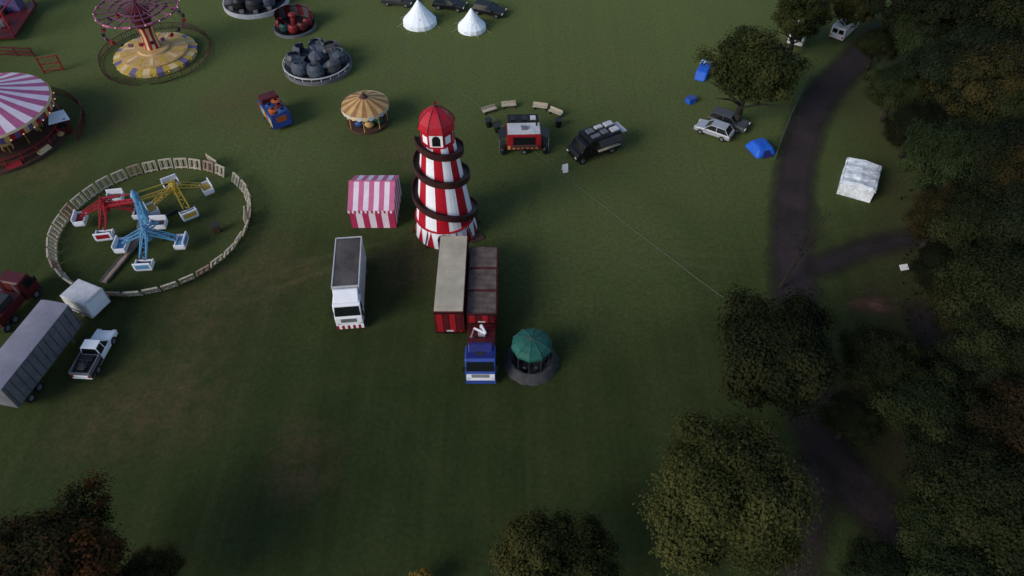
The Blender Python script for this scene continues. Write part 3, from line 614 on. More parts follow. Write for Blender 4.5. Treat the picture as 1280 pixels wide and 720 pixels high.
# ------------------------------------------------------------------ twist ride
ctr=Vector((-36.0,51.7,0)); t=thing('twist_ride','spinning ride of three arm clusters in red, yellow and blue inside a pale ring fence','fairground ride',ctr)
MB().cyl((0,0,0),(0,0,.5),1.3,1.1,16).build('base',GREY,t)
for k in range(4):
    a=PI/4+k*PI/2; MB().bar((0,0,.2),(3*cos(a),3*sin(a),.15),.25,.22).build('outrigger',DGREY,t)
MB().cyl((0,0,.5),(0,0,4.0),.45,.3,8).cyl((0,0,4.0),(0,0,4.6),.42,.1,8).build('central_mast',SKY,t)
def cluster(ang,rad,color,rot):
    cx,cy=rad*cos(ang),rad*sin(ang); e=Vector((cx,cy,2.3))
    m=MB(); s=Vector((0,0,3.4)); side=Vector((-sin(ang),cos(ang),0))*.3
    m.bar(s+side*.6,e+side,.14,.18); m.bar(s-side*.6,e-side,.14,.18)
    for k in range(6):
        f=k/6; g1=(k+1)/6; m.bar(s.lerp(e,f)+side*(.6+.4*f)*(1 if k%2 else -1),s.lerp(e,g1)-side*(.6+.4*g1)*(1 if k%2 else -1),.09,.09)
    m.bar((0,0,4.2),e+Vector((0,0,.9)),.1,.1)
    m.build('main_arm',color,t)
    MB().cyl(e-Vector((0,0,.7)),e+Vector((0,0,.7)),.36,.28,10).cyl(e+Vector((0,0,.7)),e+Vector((0,0,1.1)),.12,.1,8).build('cluster_hub',color,t)
    for k in range(4):
        a=rot+k*PI/2; d=Vector((cos(a),sin(a),0)); sd=Vector((-sin(a),cos(a),0)); A=MB(); p0=e+d*.3; p1=e+d*2.45+Vector((0,0,-.85))
        for q in (-1,1):
            A.bar(p0+sd*q*.22,p1+sd*q*.3,.1,.12); A.bar(p0+sd*q*.2+Vector((0,0,.55)),p1+sd*q*.3+Vector((0,0,.12)),.08,.08)
        for j in range(5): f=j/5+.05; A.bar(p0.lerp(p1,f)+sd*.25*(1 if j%2 else -1),p0.lerp(p1,f+.18)-sd*.27*(1 if j%2 else -1),.07,.07)
        A.build('car_arm',color,t)
        M=Matrix.Translation(e+d*2.75+Vector((0,0,-1.75)))@Matrix.Rotation(a,4,'Z')
        cb=MB()
        cb.hexa([(-.45,-.7,.0),(.45,-.7,0),(.45,.7,0),(-.45,.7,0)],[(-.5,-.8,.25),(.55,-.8,.25),(.55,.8,.25),(-.5,.8,.25)],0,M)
        cb.box(.42,.55,-.8,.8,.25,1.05,0,M).box(-.5,.42,-.8,-.7,.25,.7,0,M).box(-.5,.42,.7,.8,.25,.7,0,M).box(-.5,-.38,-.7,.7,.25,.6,0,M)
        o=cb.build('car',WHITE,t,bevel=.04)
        MB().box(-.36,.4,-.68,.68,.26,.45,0,M).build('seat',DGREY if k%2 else color,o)
        MB().box(.555,.575,-.6,.6,.4,.9,0,M).build('car_panel',color,o)
        MB().bar(M@Vector((-.45,0,.6)),p1,.12,.12).build('hanger',GREY,o)
cluster(R(51),3.8,YEL,R(35)); cluster(R(173),3.8,RED,R(10)); cluster(R(295),3.8,SKY,R(5))
a=P(178,298); t=thing('boarding_ramp','pale narrow boarding ramp running from the ring fence to the ride centre','ramp',a); b_=P(130,354)-a
MB().bar((0,0,.25),b_+Vector((0,0,.12)),.6,.12).build('deck',RWOOD,t)
for s in (-.3,.3): MB().bar((s,0,.36),b_+Vector((s,0,.22)),.06,.1).build('edge_rail',GREY,t)
q=P(272,290); p=thing('control_box','small dark brown control cabinet standing inside the ring fence','cabinet',q,.3)
MB().box(-.3,.3,-.25,.25,0,.9).build('cabinet',WOOD,p,bevel=.03); MB().hexa([(-.33,-.28,.9),(.33,-.28,.9),(.33,.28,.9),(-.33,.28,.9)],[(-.33,-.28,.95),(.33,-.28,.95),(.33,.28,1.2),(-.33,.28,1.2)]).build('sloping_top',DGREY,p)

# ------------------------------------------------------------------ chair swing
c=P(196,70); t=thing('chair_swing','chair swing ride with mauve spoked canopy and yellow round platform','fairground ride',(c.x,c.y,0))
MB().lathe([(5.05,0),(5.05,.5),(4.1,.72)],36,lambda i,j:[0,1,0,2][i%4]).build('platform_rim',[YEL,MUTP,CREAM],t)
MB().lathe([(4.1,.71),(4.1,.9),(3.2,1.0),(1.9,1.1),(1.9,1.35),(0,1.4)],28,lambda i,j:0 if j!=3 else 1).build('platform',[DYEL,CREAM],t)
for k in range(14):
    a=2*PI*k/14; M=Matrix.Rotation(a,4,'Z'); MB().add([(3.85,-.3,.96),(3.85,.3,.96),(2.3,.16,1.09),(2.3,-.16,1.09)],[(0,1,2,3)],0,M).build('platform_panel',CREAM if k%2 else YEL,t)
MB().lathe([(1.0,1.3),(.85,3.0),(1.0,4.2)],16,lambda i,j:i%2).build('column',[RED,CREAM],t)
MB().lathe([(.95,4.2),(1.35,6.2),(1.35,6.5),(.3,6.9),(.2,7.5),(.02,7.8)],20).build('canopy_hub',DRED,t)
ca=MB()
for k in range(18):
    a=2*PI*k/18; ca.bar((1.3*cos(a),1.3*sin(a),6.45),(4.9*cos(a),4.9*sin(a),6.5),.1,.12,0); ca.bar((.3*cos(a),.3*sin(a),7.4),(4.8*cos(a),4.8*sin(a),6.62),.04,.04,0)
for r,w in ((4.9,.14),(3.3,.08),(2.2,.07)):
    ca.lathe([(r-w,6.42),(r,6.42),(r,6.62),(r-w,6.62),(r-w,6.42)],36,lambda i,j:1 if (r>4 and i%3==0) else 0)
ca.build('canopy',[MAUVE,RPINK],t)
for k in range(18):
    a=2*PI*k/18; MB().blob((4.93*cos(a),4.93*sin(a),6.55),.07,.07,.07,6,0,0,4).build('bulb',BULB,t)
    a+=.1; MB().blob((5.08*cos(a),5.08*sin(a),.35),.06,.06,.06,6,0,0,4).build('bulb',BULB,t)
for k in range(24):
    a=2*PI*k/24; x,y=4.7*cos(a),4.7*sin(a); M=Matrix.Translation((x,y,4.1))@Matrix.Rotation(a,4,'Z')
    ch=MB().box(-.2,.2,-.22,.22,0,.06,0,M).box(.16,.22,-.22,.22,.06,.45,0,M).box(-.2,.16,-.23,-.19,.06,.24,0,M).box(-.2,.16,.19,.23,.06,.24,0,M).build('swing_chair',[MAUVE,RED,DGREY][k%3],t)
    for q in (-.2,.2): MB().cyl(M@Vector((0,q,.2)),(x,y,6.42),.02,n=4).build('chain',GREY,ch)
fp=MB(); fp.bar((-.65,0,.9),(.65,0,.9),.06,.08).bar((-.65,0,.15),(.65,0,.15),.06,.08)
for k in range(5): fp.bar((-.6+k*.3,0,.05),(-.6+k*.3,0,.95),.05,.05)
ringfence('ring_fence','low brown ring fence around the yellow swing platform',c,6.7,R(0),R(360),32,[(fp,WOOD)],skip=(24,))
# ------------------------------------------------------------------ carousel
c=P(5,173); t=thing('carousel','carousel with pink and white striped cone roof and timber platform at the left edge','fairground ride',(c.x,c.y,0))
MB().lathe([(6.9,0),(6.9,.35),(6.3,.35),(6.3,.7),(5.8,.7),(5.8,.95),(0,.95)],40).build('platform',WOOD,t)
MB().lathe([(6.6,4.2),(4.5,4.95),(2.2,5.85),(.2,6.9)],40,lambda i,j:i%2).build('roof',[MAG,LPINK],t)
MB().lathe([(6.62,4.22),(6.75,4.0),(6.72,3.3)],80,lambda i,j:3 if j==0 else [0,1,2,1,0,2][i%6]).build('rounding_board',[RED,DYEL,PURP,CREAM],t)
for k in range(32):
    a=2*PI*k/32; MB().blob((6.78*cos(a),6.78*sin(a),3.42),.075,.075,.075,6,0,0,4).build('bulb',BULB,t)
MB().lathe([(1.6,.95),(1.5,4.8)],16,lambda i,j:i%2).build('centre_drum',[CREAM,PURP],t)
MB().cyl((0,0,6.8),(0,0,7.8),.07).blob((0,0,7.3),.25,.25,.2).build('finial',YEL,t)
def horse(M):
    h=MB(); h.blob((0,0,0),.6,.2,.24); h.tube([(.42,0,.1),(.68,0,.5)],[.16,.1],7); h.tube([(.62,0,.52),(.95,0,.36)],[.11,.07],7)
    for x,y in ((.4,.12),(.4,-.12),(-.4,.12),(-.4,-.12)): h.tube([(x,y,-.1),(x+.14*(1 if x>0 else -1),y,-.38),(x+.02,y,-.68)],[.09,.06,.04],6)
    h.tube([(-.55,0,.1),(-.8,0,-.25)],[.06,.03],5)
    h.v=[tuple(M@Vector(p)) for p in h.v]; return h
for k in range(14):
    a=2*PI*k/14; M=Matrix.Translation((4.7*cos(a),4.7*sin(a),2.0+.25*(k%2)))@Matrix.Rotation(a+PI/2,4,'Z')
    o=horse(M).build('carousel_horse',WOOD if k%3 else DYEL,t,True)
    MB().cyl((4.7*cos(a),4.7*sin(a),.95),(4.7*cos(a),4.7*sin(a),4.6),.04,n=6).build('pole',YEL,o)
    s=MB().blob((0,0,.2),.22,.22,.08); s.v=[tuple(M@Vector(p)) for p in s.v]; s.build('saddle',RED,o)
rl=MB()
for k in range(24):
    a=2*PI*k/24; a2=2*PI*(k+1)/24
    rl.cyl((6.5*cos(a),6.5*sin(a),.35),(6.5*cos(a),6.5*sin(a),1.5),.05,n=6); rl.bar((6.5*cos(a),6.5*sin(a),1.5),(6.5*cos(a2),6.5*sin(a2),1.5),.07,.07); rl.bar((6.5*cos(a),6.5*sin(a),.95),(6.5*cos(a2),6.5*sin(a2),.95),.05,.05)
rl.build('handrail',RED,t)
for k in range(12):
    a=2*PI*k/12+.1; MB().hexa([(6.32*cos(a-.12),6.32*sin(a-.12),.36),(6.8*cos(a-.11),6.8*sin(a-.11),.36),(6.8*cos(a+.11),6.8*sin(a+.11),.36),(6.32*cos(a+.12),6.32*sin(a+.12),.36)],[(6.32*cos(a-.12),6.32*sin(a-.12),.69),(6.4*cos(a-.12),6.4*sin(a-.12),.69),(6.4*cos(a+.12),6.4*sin(a+.12),.69),(6.32*cos(a+.12),6.32*sin(a+.12),.69)]).build('painted_step',[DYEL,RED,CREAM][k%3],t)
fp=MB(); fp.bar((-.75,0,1.2),(.75,0,1.2),.1,.1).bar((-.75,0,.2),(.75,0,.2),.08,.08)
for k in range(6): fp.bar((-.7+k*.28,0,.1),(-.7+k*.28,0,1.2),.05,.05)
ringfence('curved_fence','dark purple-red curved railing behind the striped carousel',c,8.6,R(-5),R(110),10,[(fp,DRED)])
p=P(82,165); t=thing('pay_kiosk','small kiosk with tilted white canopy at the edge of the carousel platform','kiosk',p,.5)
MB().box(-.7,.7,-.6,.6,0,1.9).build('booth',DRED,t,bevel=.04); MB().hexa([(-1.0,-1.0,1.95),(1.15,-.7,1.75),(.8,1.15,2.0),(-.7,.8,2.2)],[(-1.0,-1.0,2.0),(1.15,-.7,1.8),(.8,1.15,2.05),(-.7,.8,2.25)]).build('canopy',CANVAS,t)
MB().box(-.5,.5,-.62,-.6,1,1.6).build('window',GLASS,t)
# ------------------------------------------------------------------ red ride top left
p=P(8,32); t=thing('red_ride','red lattice-framed ride with deck and railings in the top left corner','fairground ride',p,R(6))
MB().box(-5,2.9,-4.5,4.6,.5,.8).build('deck',DRED,t)
for x in (-4.5,-1.8,.6,2.7):
    for y in (-4.2,4.3): MB().box(x-.09,x+.09,y-.09,y+.09,.8,4.0).build('post',RED,t)
m=MB()
for y in (-4.2,4.3):
    m.bar((-4.5,y,3.9),(2.7,y,3.9),.14,.14); m.bar((-4.5,y,3.0),(2.7,y,3.0),.1,.1)
    for k in range(9): x=-4.5+k*.8; m.bar((x,y,3.0),(x+.8,y,3.9),.07,.07)
for x in (-1.8,.6,2.7): m.bar((x,-4.2,3.9),(x,4.3,3.9),.12,.12)
m.build('lattice',RED,t)
m=MB()
for k in range(12): m.box(-4.8+k*.65,-4.75+k*.65,-4.55,-4.5,.8,1.8)
m.bar((-4.8,-4.52,1.8),(2.8,-4.52,1.8),.08,.08).bar((2.85,-4.4,1.8),(2.85,4.5,1.8),.08,.08); m.build('railing',DRED,t)
for k in range(9):
    x=random.uniform(-3.5,2); y=random.uniform(-3.2,3.4); MB().box(x-.6,x+.6,y-.5,y+.5,.8,1.5+.4*random.random()).build('ride_car',[DGREY,RED,DRED,GREY,OFFW][k%5],t,bevel=.08)
MB().box(-2.2,1.5,2.2,4.0,.8,3.2).build('backdrop',PURP,t,bevel=.03)
p=P(68,90); t=thing('red_gate_frame','red upright lattice gate frame standing between the carousel and the swing ride','gate',p,R(-70))
for y in (-1.1,1.1): MB().box(-.08,.08,y-.08,y+.08,0,2.2).build('post',RED,t)
m=MB()
for z in (.3,1.2,2.1): m.bar((0,-1.1,z),(0,1.1,z),.09,.09)
m.bar((0,-1,.3),(0,1,1.2),.06,.06).bar((0,-1,1.2),(0,1,2.1),.06,.06); m.build('lattice',RED,t)
p=P(22,70); t=thing('red_barrier','dark red slatted barrier running to the left edge below the red ride','barrier',p,R(-4))
for x in (-2.4,0,2.2): MB().box(x-.07,x+.07,-.07,.07,0,1.3).build('post',DRED,t)
for z in (.3,.75,1.2): MB().bar((-2.5,-.1,z),(2.3,-.1,z),.06,.2).build('slat',DRED,t)
# ------------------------------------------------------------------ small round rides at top
def roundbase(t,r,rimm,deckm,h=.35):
    MB().lathe([(r,0),(r,h),(r-.15,h)],36).build('rim',rimm,t)
    MB().lathe([(r-.15,h),(r-.2,h-.06),(0,h-.05)],36).build('deck',deckm,t)
def tubcar(t,r,a,z,s,shell,seat,cover):
    M=Matrix.Translation((r*cos(a),r*sin(a),z))@Matrix.Rotation(a+random.uniform(-.7,.7),4,'Z')@Matrix.Scale(s,4)
    m=MB(); m.lathe([(.3,0),(.85,.15),(.98,.55),(.88,.55),(.75,.25),(0,.22)],16)
    m.lathe([(.98,.5),(.92,1.15),(.6,1.5),(.5,1.42),(.82,1.1),(.88,.5)],10,0,a0=R(-95),a1=R(95))
    m.v=[tuple(M@Vector(q)) for q in m.v]; o=m.build('ride_car',shell,t)
    m=MB().lathe([(.45,.26),(.45,.62),(.80,.62)],10,0,a0=R(-90),a1=R(90)); m.v=[tuple(M@Vector(q)) for q in m.v]; m.build('seat',seat,o)
    if cover:
        m=MB(); n_=5; vs=[(-.95+1.5*i/n_,-.85+1.7*j/n_,.62+.55*(i/n_)+random.uniform(-.12,.16)) for i in range(n_+1) for j in range(n_+1)]
        m.add(vs,[(i*(n_+1)+j,(i+1)*(n_+1)+j,(i+1)*(n_+1)+j+1,i*(n_+1)+j+1) for i in range(n_) for j in range(n_)],0,M); m.build('crumpled_cover',cover,o)
p=P(321,4); t=thing('covered_dark_ride','round ride of black tub cars with a white rim, cut by the top edge','fairground ride',p)
roundbase(t,4.5,OFFW,DGREY,.6)
for k in range(9): tubcar(t,2.9,2*PI*k/9,.56,1.05,[BLACK,DGREY,TARP][k%3],DGREY,[BLACK,None,TARP,MGREY][k%4])
MB().cyl((0,0,.5),(0,0,2.4),.6,.4,12).lathe([(.9,2.3),(.7,2.6),(.1,2.8)],8).build('centre_post',DGREY,t)
for k in range(5): a=R(200)+k*R(28); MB().box(3.9*cos(a)-.3,3.9*cos(a)+.3,3.9*sin(a)-.2,3.9*sin(a)+.2,.55,1.0).build('step_box',GREY,t,bevel=.03)
p=P(369,35); t=thing('cup_ride','small round ride with dark red and teal tub cars and a curved shell behind','fairground ride',p)
roundbase(t,2.8,GREY,BLACK,.4)
DTEAL=mat('dark_teal_paint',(.006,.045,.045),.5,.25); MRED=mat('worn_red_paint',(.20,.012,.016),.5,.3)
for k in range(5): tubcar(t,1.7,R(195)+k*R(42),.4,.72,[MRED,DTEAL,MRED,DRED,MRED][k],DGREY,None)
MB().cyl((0,0,.4),(0,0,1.8),.5,.3,12).blob((0,0,1.9),.55,.55,.3).build('centre_post',MRED,t)
MB().lathe([(2.7,.4),(2.72,1.6),(2.45,2.15),(2.38,2.1),(2.62,1.6),(2.6,.4)],24,lambda i,j:(i//3)%2,a0=R(15),a1=R(165)).build('curved_shell',[MGREY,DRED],t)
p=P(398,84); t=thing('dark_covered_ride','round ride with blue-grey tarpaulin-covered cars inside a white rim','fairground ride',p)
roundbase(t,4.2,GREY,DGREY,.5)
for k in range(8): tubcar(t,2.7,2*PI*k/8+.15,.46,1.12,[TARP,MGREY,TARP][k%3],DGREY,[TARP,MGREY,TARP,None,GREY][k%5])
m=MB().cyl((0,0,.45),(0,0,1.6),.9,.6,10).lathe([(1.0,1.5),(.7,1.9),(.1,2.3)],8); m.build('covered_centre',TARP,t)
MB().lathe([(4.1,.85),(4.2,.85),(4.2,1.0),(4.1,1.0),(4.1,.85)],40,0,a0=R(160),a1=R(350)).build('handrail',OFFW,t)
for k in range(13):
    a=R(160)+k*R(190)/12; MB().cyl((4.14*cos(a),4.14*sin(a),.5),(4.14*cos(a),4.14*sin(a),.9),.05,n=6).build('rail_post',OFFW,t)
# cone roof ride
p=P(460,153); t=thing('cone_roof_ride','small round ride with scalloped cream and tan cone roof, left of the striped tower','fairground ride',p)
MB().lathe([(2.65,2.45),(1.6,2.95),(.5,3.4)],24,lambda i,j:i%2).build('roof',[TAN,DYEL],t)
MB().lathe([(.5,3.38),(.35,3.6),(.05,4.0)],16).build('roof_cap',WOOD,t,True)
m=MB()
for k in range(24):
    a0=2*PI*k/24;a1=2*PI*(k+1)/24;am=(a0+a1)/2; q=lambda a,z:(2.68*cos(a),2.68*sin(a),z)
    m.add([q(a0,2.5),q(a1,2.5),q(a1,2.15),q(am,1.95),q(a0,2.15)],[(4,3,2,1,0)],k%2)
m.build('valance',[CREAM,OFFW],t)
MB().lathe([(2.4,0),(2.4,.3),(0,.3)],24).build('platform',WOOD,t)
for k in range(8):
    a=2*PI*k/8; MB().cyl((2.3*cos(a),2.3*sin(a),.3),(2.3*cos(a),2.3*sin(a),2.5),.05,n=6).build('pole',YEL,t)
    MB().blob((1.5*cos(a+.3),1.5*sin(a+.3),.75),.55,.35,.4).build('ride_car',[DRED,COBALT,DYEL,TEAL][k%4],t,True)
MB().cyl((0,0,.3),(0,0,3.2),.35,n=10).build('centre_post',DRED,t)
# painted stall
p=P(347,150); t=thing('painted_stall','long painted stall trailer in blue, red and yellow, above the ring fence','stall',p,hd(332,128,362,170))
MB().box(-2.2,2.2,-1.15,1.15,.4,1.9).build('body',COBALT,t,bevel=.05)
for s in (-1,1):
    for k in range(6): MB().box(-2.1+k*.7,-1.4+k*.7-.03,s*1.15-.02,s*1.15+.02,.6,1.7).build('painted_panel',[RED,SKY,YEL][k%3],t)
MB().box(-2.0,-.7,-1.0,1.0,1.9,2.6).build('roof_housing',DRED,t,bevel=.08)
for k in range(5): MB().lathe([(.45,1.9),(.55,2.3),(.2,2.45)],10,0,(-.3+k*.52,(-.45 if k%2 else .45),0)).build('tub_car',[ORANGE,COBALT,DRED][k%3],t)
MB().box(2.2,2.26,-1.0,1.0,.5,2.3).build('end_board',BLUE,t); MB().box(2.26,2.28,-.6,.6,1.2,1.9).build('end_emblem',ORANGE,t)
MB().box(-.5,2.1,-.06,.06,1.9,2.15).build('divider',SKY,t)
pair(t,-1.2,1.2,.35,.2); pair(t,1.2,1.2,.35,.2)

# ------------------------------------------------------------------ catering trailer, black truck, benches
p=P(655,192); t=thing('catering_trailer','red catering trailer with white roof and black side awnings right of the striped tower','food trailer',p,R(2))
MB().box(-1.85,1.85,0.05,2.2,.5,2.45).build('body',RED,t,bevel=.06)
MB().box(-1.75,1.75,.15,2.1,2.45,2.55).build('roof',OFFW,t,bevel=.03); MB().box(-.3,.3,.8,1.3,2.55,2.8).build('roof_vent',GREY,t)
MB().box(-1.2,1.2,.0,.06,1.2,2.15).build('serving_hatch',BLACK,t); MB().box(-1.4,1.4,-.4,-.0,1.1,1.18).build('counter',WOOD,t)
for k in range(7): MB().box(-1.75+k*.5,-1.5+k*.5,.02,.06,.6,1.05).build('front_panel',DYEL,t)
for s in (-1,1):
    MB().hexa([(s*1.9,.1,2.25),(s*2.75,.0,1.95),(s*2.75,1.7,1.95),(s*1.9,1.9,2.25)],[(s*1.9,.1,2.3),(s*2.75,.0,2.0),(s*2.75,1.7,2.0),(s*1.9,1.9,2.3)]).build('awning',BLACK,t)
    for y in (.1,1.6): MB().cyl((s*2.68,y,0),(s*2.68,y,1.98),.04,n=6).build('awning_pole',GREY,t)
    MB().box(s*2.05,s*2.6,.4,1.4,.0,.95).build('side_counter',DGREY,t,bevel=.03)
    MB().blob((s*2.3,-.1,.45),.3,.3,.45).build('cool_box',BLACK,t)
MB().box(-1.7,1.7,2.5,3.9,2.3,2.38).build('rear_canopy',BLACK,t)
for x in (-1.6,1.6): MB().cyl((x,3.8,0),(x,3.8,2.35),.04,n=6).build('canopy_pole',GREY,t)
for x in (-1.1,.2,1.1): MB().box(x-.3,x+.3,2.8,3.5,2.38,2.5).build('canopy_box',OFFW if x>1 else DGREY,t,bevel=.02)
pair(t,0,.2,.34,.2)
MB().cyl((1.4,1.6,2.5),(1.4,1.6,3.3),.1,n=8).build('chimney',BLACK,t)
p=P(743,190); t=thing('black_food_truck','black food truck with pale roof panels, angled beside the red catering trailer','food truck',p,hd(775,175,708,200))
MB().box(-2.5,1.5,-1.2,1.2,.55,2.65).build('body',BLACK,t,bevel=.08)
MB().prism([(1.5,.5),(1.5,2.3),(2.1,2.25),(2.45,1.5),(2.9,1.4),(3.05,1.1),(3.05,.5)],-1.1,1.1).build('cab',BLACK,t,bevel=.1)
MB().hexa([(2.14,-.9,2.16),(2.14,.9,2.16),(2.45,.95,1.54),(2.45,-.95,1.54)],[(2.18,-.9,2.18),(2.18,.9,2.18),(2.49,.95,1.57),(2.49,-.95,1.57)]).build('windscreen',GLASS,t)
for x,y,a_,b_,mm in ((-1.9,.55,.45,.35,OFFW),(-1.85,-.55,.5,.35,OFFW),(-.7,.4,.35,.35,GREY),(.6,-.4,.4,.35,GREY),(-.6,-.6,.45,.25,OFFW),(.5,.6,.5,.25,GREY)): MB().box(x-a_,x+a_,y-b_,y+b_,2.65,2.85).build('roof_panel',mm,t,bevel=.02)
MB().hexa([(-2.2,1.25,2.45),(.6,1.25,2.45),(.6,2.0,2.15),(-2.2,2.0,2.15)],[(-2.2,1.25,2.5),(.6,1.25,2.5),(.6,2.0,2.2),(-2.2,2.0,2.2)]).build('serving_flap',DGREY,t)
MB().box(-2.2,.5,1.2,1.22,1.3,2.3).build('serving_hatch',DGREY,t); MB().box(-2.2,.5,1.22,1.55,1.2,1.28).build('counter',LWOOD,t)
MB().box(-3.4,-2.5,-.9,.9,2.15,2.25).build('rear_awning',OFFW,t)
for y in (-.8,.8): MB().cyl((-3.3,y,0),(-3.3,y,2.17),.04,n=6).build('awning_pole',GREY,t)
MB().box(-3.3,-2.7,-.6,.6,0,.9).build('rear_counter',GREY,t,bevel=.03)
for s in (-1,1): MB().box(3.03,3.07,s*.8-.16,s*.8+.16,.8,1.0).build('headlight',LAMP,t)
pair(t,2.3,1.17,.45,.28); pair(t,-1.5,1.17,.45,.28)
def bench(u,v,rz,label):
    p=P(u,v); t=thing('bench',label,'bench',p,rz,'pale benches in an arc behind the catering trailer')
    MB().box(-.85,.85,-.25,.25,.42,.5).build('seat',LWOOD,t)
    for x in (-.65,.65): MB().box(x-.05,x+.05,-.22,.22,0,.42).build('leg',WOOD,t)
    MB().box(-.85,.85,.25,.31,.5,.8).build('backrest',LWOOD,t)
bench(612,141,R(28),'leftmost pale bench of the arc behind the catering trailer'); bench(636,135,R(8),'second pale bench from the left in the arc behind the catering trailer')
bench(675,137,R(-12),'third pale bench from the left in the arc behind the catering trailer'); bench(694,144,R(-35),'rightmost pale bench of the arc, nearest the black food truck')
for u,v,l in ((611,158,'black barrel table left of the catering trailer, below the leftmost bench'),(698,158,'black barrel table between the rightmost bench and the black food truck'),(622,165,'black barrel table close against the left awning of the catering trailer')):
    p=P(u,v); t=thing('barrel_table',l,'table',p); MB().lathe([(.3,0),(.36,.45),(.3,.9)],14).build('barrel',BLACK,t,True); MB().cyl((0,0,.9),(0,0,.96),.45,n=16).build('table_top',DGREY,t)
p=P(706,214); t=thing('sandwich_board','small white sandwich board standing at the front of the black food truck','sign',p,.3)
for s in (-1,1): MB().hexa([(-.3,s*.25,0),(.3,s*.25,0),(.3,s*.25+.03,0),(-.3,s*.25+.03,0)],[(-.3,s*.02,.95),(.3,s*.02,.95),(.3,s*.02+.03,.95),(-.3,s*.02+.03,.95)]).build('board',PAPER,t)
pts=[P(500+ (905-500)*f,50+(372-50)*f+6*sin(f*3),.03)+Vector((random.uniform(-.06,.06),0,0)) for f in [i/40 for i in range(41)]]
tag(MB().tube(pts,.026,5).build('cable',CABLE),'thin pale cable lying diagonally across the field from the bell tents to the path','cable')
# ------------------------------------------------------------------ tents
def bell(u,v,r,h,label):
    p=P(u,v); t=thing('bell_tent',label,'tent',p,R(20)); n=16
    MB().lathe([(r,0),(r*.98,.55),(r*.6,h*.45),(r*.28,h*.75),(.06,h)],n).build('canvas',CANVAS,t)
    MB().cyl((0,0,h-.05),(0,0,h+.2),.05).build('pole_tip',WOOD,t)
    a=R(-100); M=Matrix.Rotation(a,4,'Z'); MB().add([(r+.03,-.5,.02),(r+.03,.5,.02),(r*.62,0,h*.46)],[(0,1,2)],0,M).build('door_flap',OFFW,t)
    for k in range(8): b=2*PI*k/8; MB().cyl((r*.97*cos(b),r*.97*sin(b),.55),((r+.9)*cos(b),(r+.9)*sin(b),0),.015,n=4).build('guy_rope',LWOOD,t)
bell(525,29,2.3,3.3,'larger white bell tent at the top edge, left of the other'); bell(590,36,1.9,2.9,'smaller white bell tent, right of the larger one')
p=P(950,188); t=thing('dome_tent','bright blue dome tent beside the path, right of the silver hatchback','tent',p,R(20))
MB().hexa([(-1.35,-1.4,0),(1.35,-1.4,0),(1.35,1.4,0),(-1.35,1.4,0)],[(-.85,-.9,.95),(.85,-.9,.95),(.8,.9,1.05),(-.8,.9,1.05)]).build('flysheet',BTENT,t,bevel=.3)
MB().hexa([(-.6,-1.42,.05),(.6,-1.42,.05),(.6,-1.4,.05),(-.6,-1.4,.05)],[(-.3,-1.06,.75),(.3,-1.06,.75),(.3,-1.04,.75),(-.3,-1.04,.75)]).build('door_flap',NAVY,t)
p=P(879,92); t=thing('blue_shelter','leaning strip of bright blue tent fabric at the field edge left of the tree','tent',p,hd(872,105,889,74))
MB().prism([(-1.9,0),(-1.3,1.0),(1.5,1.2),(2.1,0)],-.7,.7).build('flysheet',BTENT,t,bevel=.2); MB().box(.5,1.1,-.73,.73,.6,1.22).build('pale_panel',LBLUE,t,bevel=.03)
p=P(863,128); t=thing('blue_box','small blue storage box on the grass below the blue tent fabric','box',p,.5)
MB().box(-.5,.5,-.4,.4,0,.6).build('body',BTENT,t,bevel=.04); MB().box(-.53,.53,-.43,.43,.6,.7).build('lid',BLUE,t,bevel=.02)
p=P(1070,232); t=thing('white_pavilion','rumpled white sheeted shelter among the trees right of the path','tent',p,hd(1047,238,1082,247)+R(-2))
W_,D_=1.65,2.2
for s in (-1,1):
    MB().add([(s*W_,-D_,0),(s*W_,D_,0),(s*W_,D_,1.6),(s*W_,-D_,1.6)],[(0,1,2,3)]).build('side_wall',PATCHY,t); MB().add([(-W_,s*D_,0),(W_,s*D_,0),(W_,s*D_,1.6),(0,s*D_,1.8),(-W_,s*D_,1.6)],[(0,1,2,3,4)]).build('gable_wall',PATCHY,t)
m=MB(); nx,ny=10,14; vs=[]
for i in range(nx+1):
    for j in range(ny+1):
        x=-W_-.12+(2*W_+.24)*i/nx; y=-D_-.12+(2*D_+.24)*j/ny; ed=i in (0,nx) or j in (0,ny)
        vs.append((x+random.uniform(-.05,.05),y+random.uniform(-.05,.05),1.62+.22*(1-abs(x)/W_)+.05*sin(j*1.6)+random.uniform(-.04,.04)-(.15 if ed else 0)))
m.add(vs,[(i*(ny+1)+j,(i+1)*(ny+1)+j,(i+1)*(ny+1)+j+1,i*(ny+1)+j+1) for i in range(nx) for j in range(ny)]).build('roof',PATCHY,t)
p=P(1124,344); t=thing('park_sign','small white sign on a post in the clearing below the pavilion','sign',p,.2)
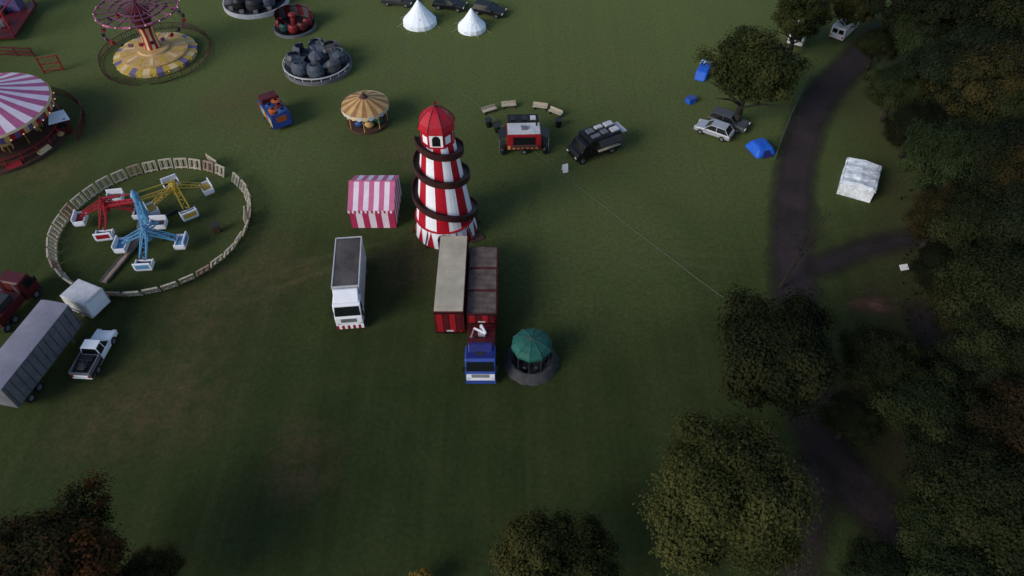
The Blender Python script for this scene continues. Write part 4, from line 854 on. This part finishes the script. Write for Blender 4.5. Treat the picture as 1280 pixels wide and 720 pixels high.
MB().cyl((0,0,0),(0,0,1.0),.05).build('post',WOOD,t); MB().hexa([(-.4,-.25,.95),(.4,-.25,.95),(.4,.25,1.2),(-.4,.25,1.2)],[(-.4,-.27,1.0),(.4,-.27,1.0),(.4,.23,1.25),(-.4,.23,1.25)]).build('board',PAPER,t)
o0=P(1012,98); pp=[P(*q)-o0 for q in ((1012,98),(1000,120),(988,146),(976,176),(968,200))]
t=thing('mesh_fence','pale green mesh fence along the left edge of the path','fence',o0)
for q in pp: MB().cyl((q.x,q.y,0),(q.x,q.y,1.2),.05).build('post',GMESH,t)
for a,b_ in zip(pp,pp[1:]):
    m=MB().bar(a+Vector((0,0,1.1)),b_+Vector((0,0,1.1)),.05,.05).bar(a+Vector((0,0,.2)),b_+Vector((0,0,.2)),.04,.04)
    for k in range(14): q=a.lerp(b_,(k+.5)/14); m.bar(q+Vector((0,0,.2)),q+Vector((0,0,1.1)),.04,.04)
    m.build('mesh_panel',GMESH,t)

# ------------------------------------------------------------------ light, world, camera
EL,AZ=R(28),R(235)
w=bpy.data.worlds.new('World'); sc.world=w; w.use_nodes=True; n=w.node_tree.nodes; l=w.node_tree.links
sk=n.new('ShaderNodeTexSky'); sk.sky_type='NISHITA'; sk.sun_disc=False; sk.sun_elevation=EL; sk.sun_rotation=AZ
l.new(sk.outputs[0],n['Background'].inputs[0]); n['Background'].inputs[1].default_value=.15
sd=bpy.data.lights.new('Sun','SUN'); sd.energy=2.4; sd.angle=R(28); sd.color=(1,.95,.87)
so=bpy.data.objects.new('Sun',sd); COL.objects.link(so); dirv=Vector((sin(AZ)*cos(EL),cos(AZ)*cos(EL),sin(EL))); so.rotation_euler=dirv.to_track_quat('Z','Y').to_euler()
cd=bpy.data.cameras.new('Camera'); cd.sensor_width=36; cd.lens=36*F/1280; cd.clip_end=6000; cd.clip_start=.5
co=bpy.data.objects.new('Camera',cd); COL.objects.link(co); co.location=(0,0,CH); co.rotation_euler=(R(90)-PITCH,0,0); sc.camera=co
sc.view_settings.view_transform='Standard'; sc.view_settings.look='None'; sc.view_settings.exposure=0
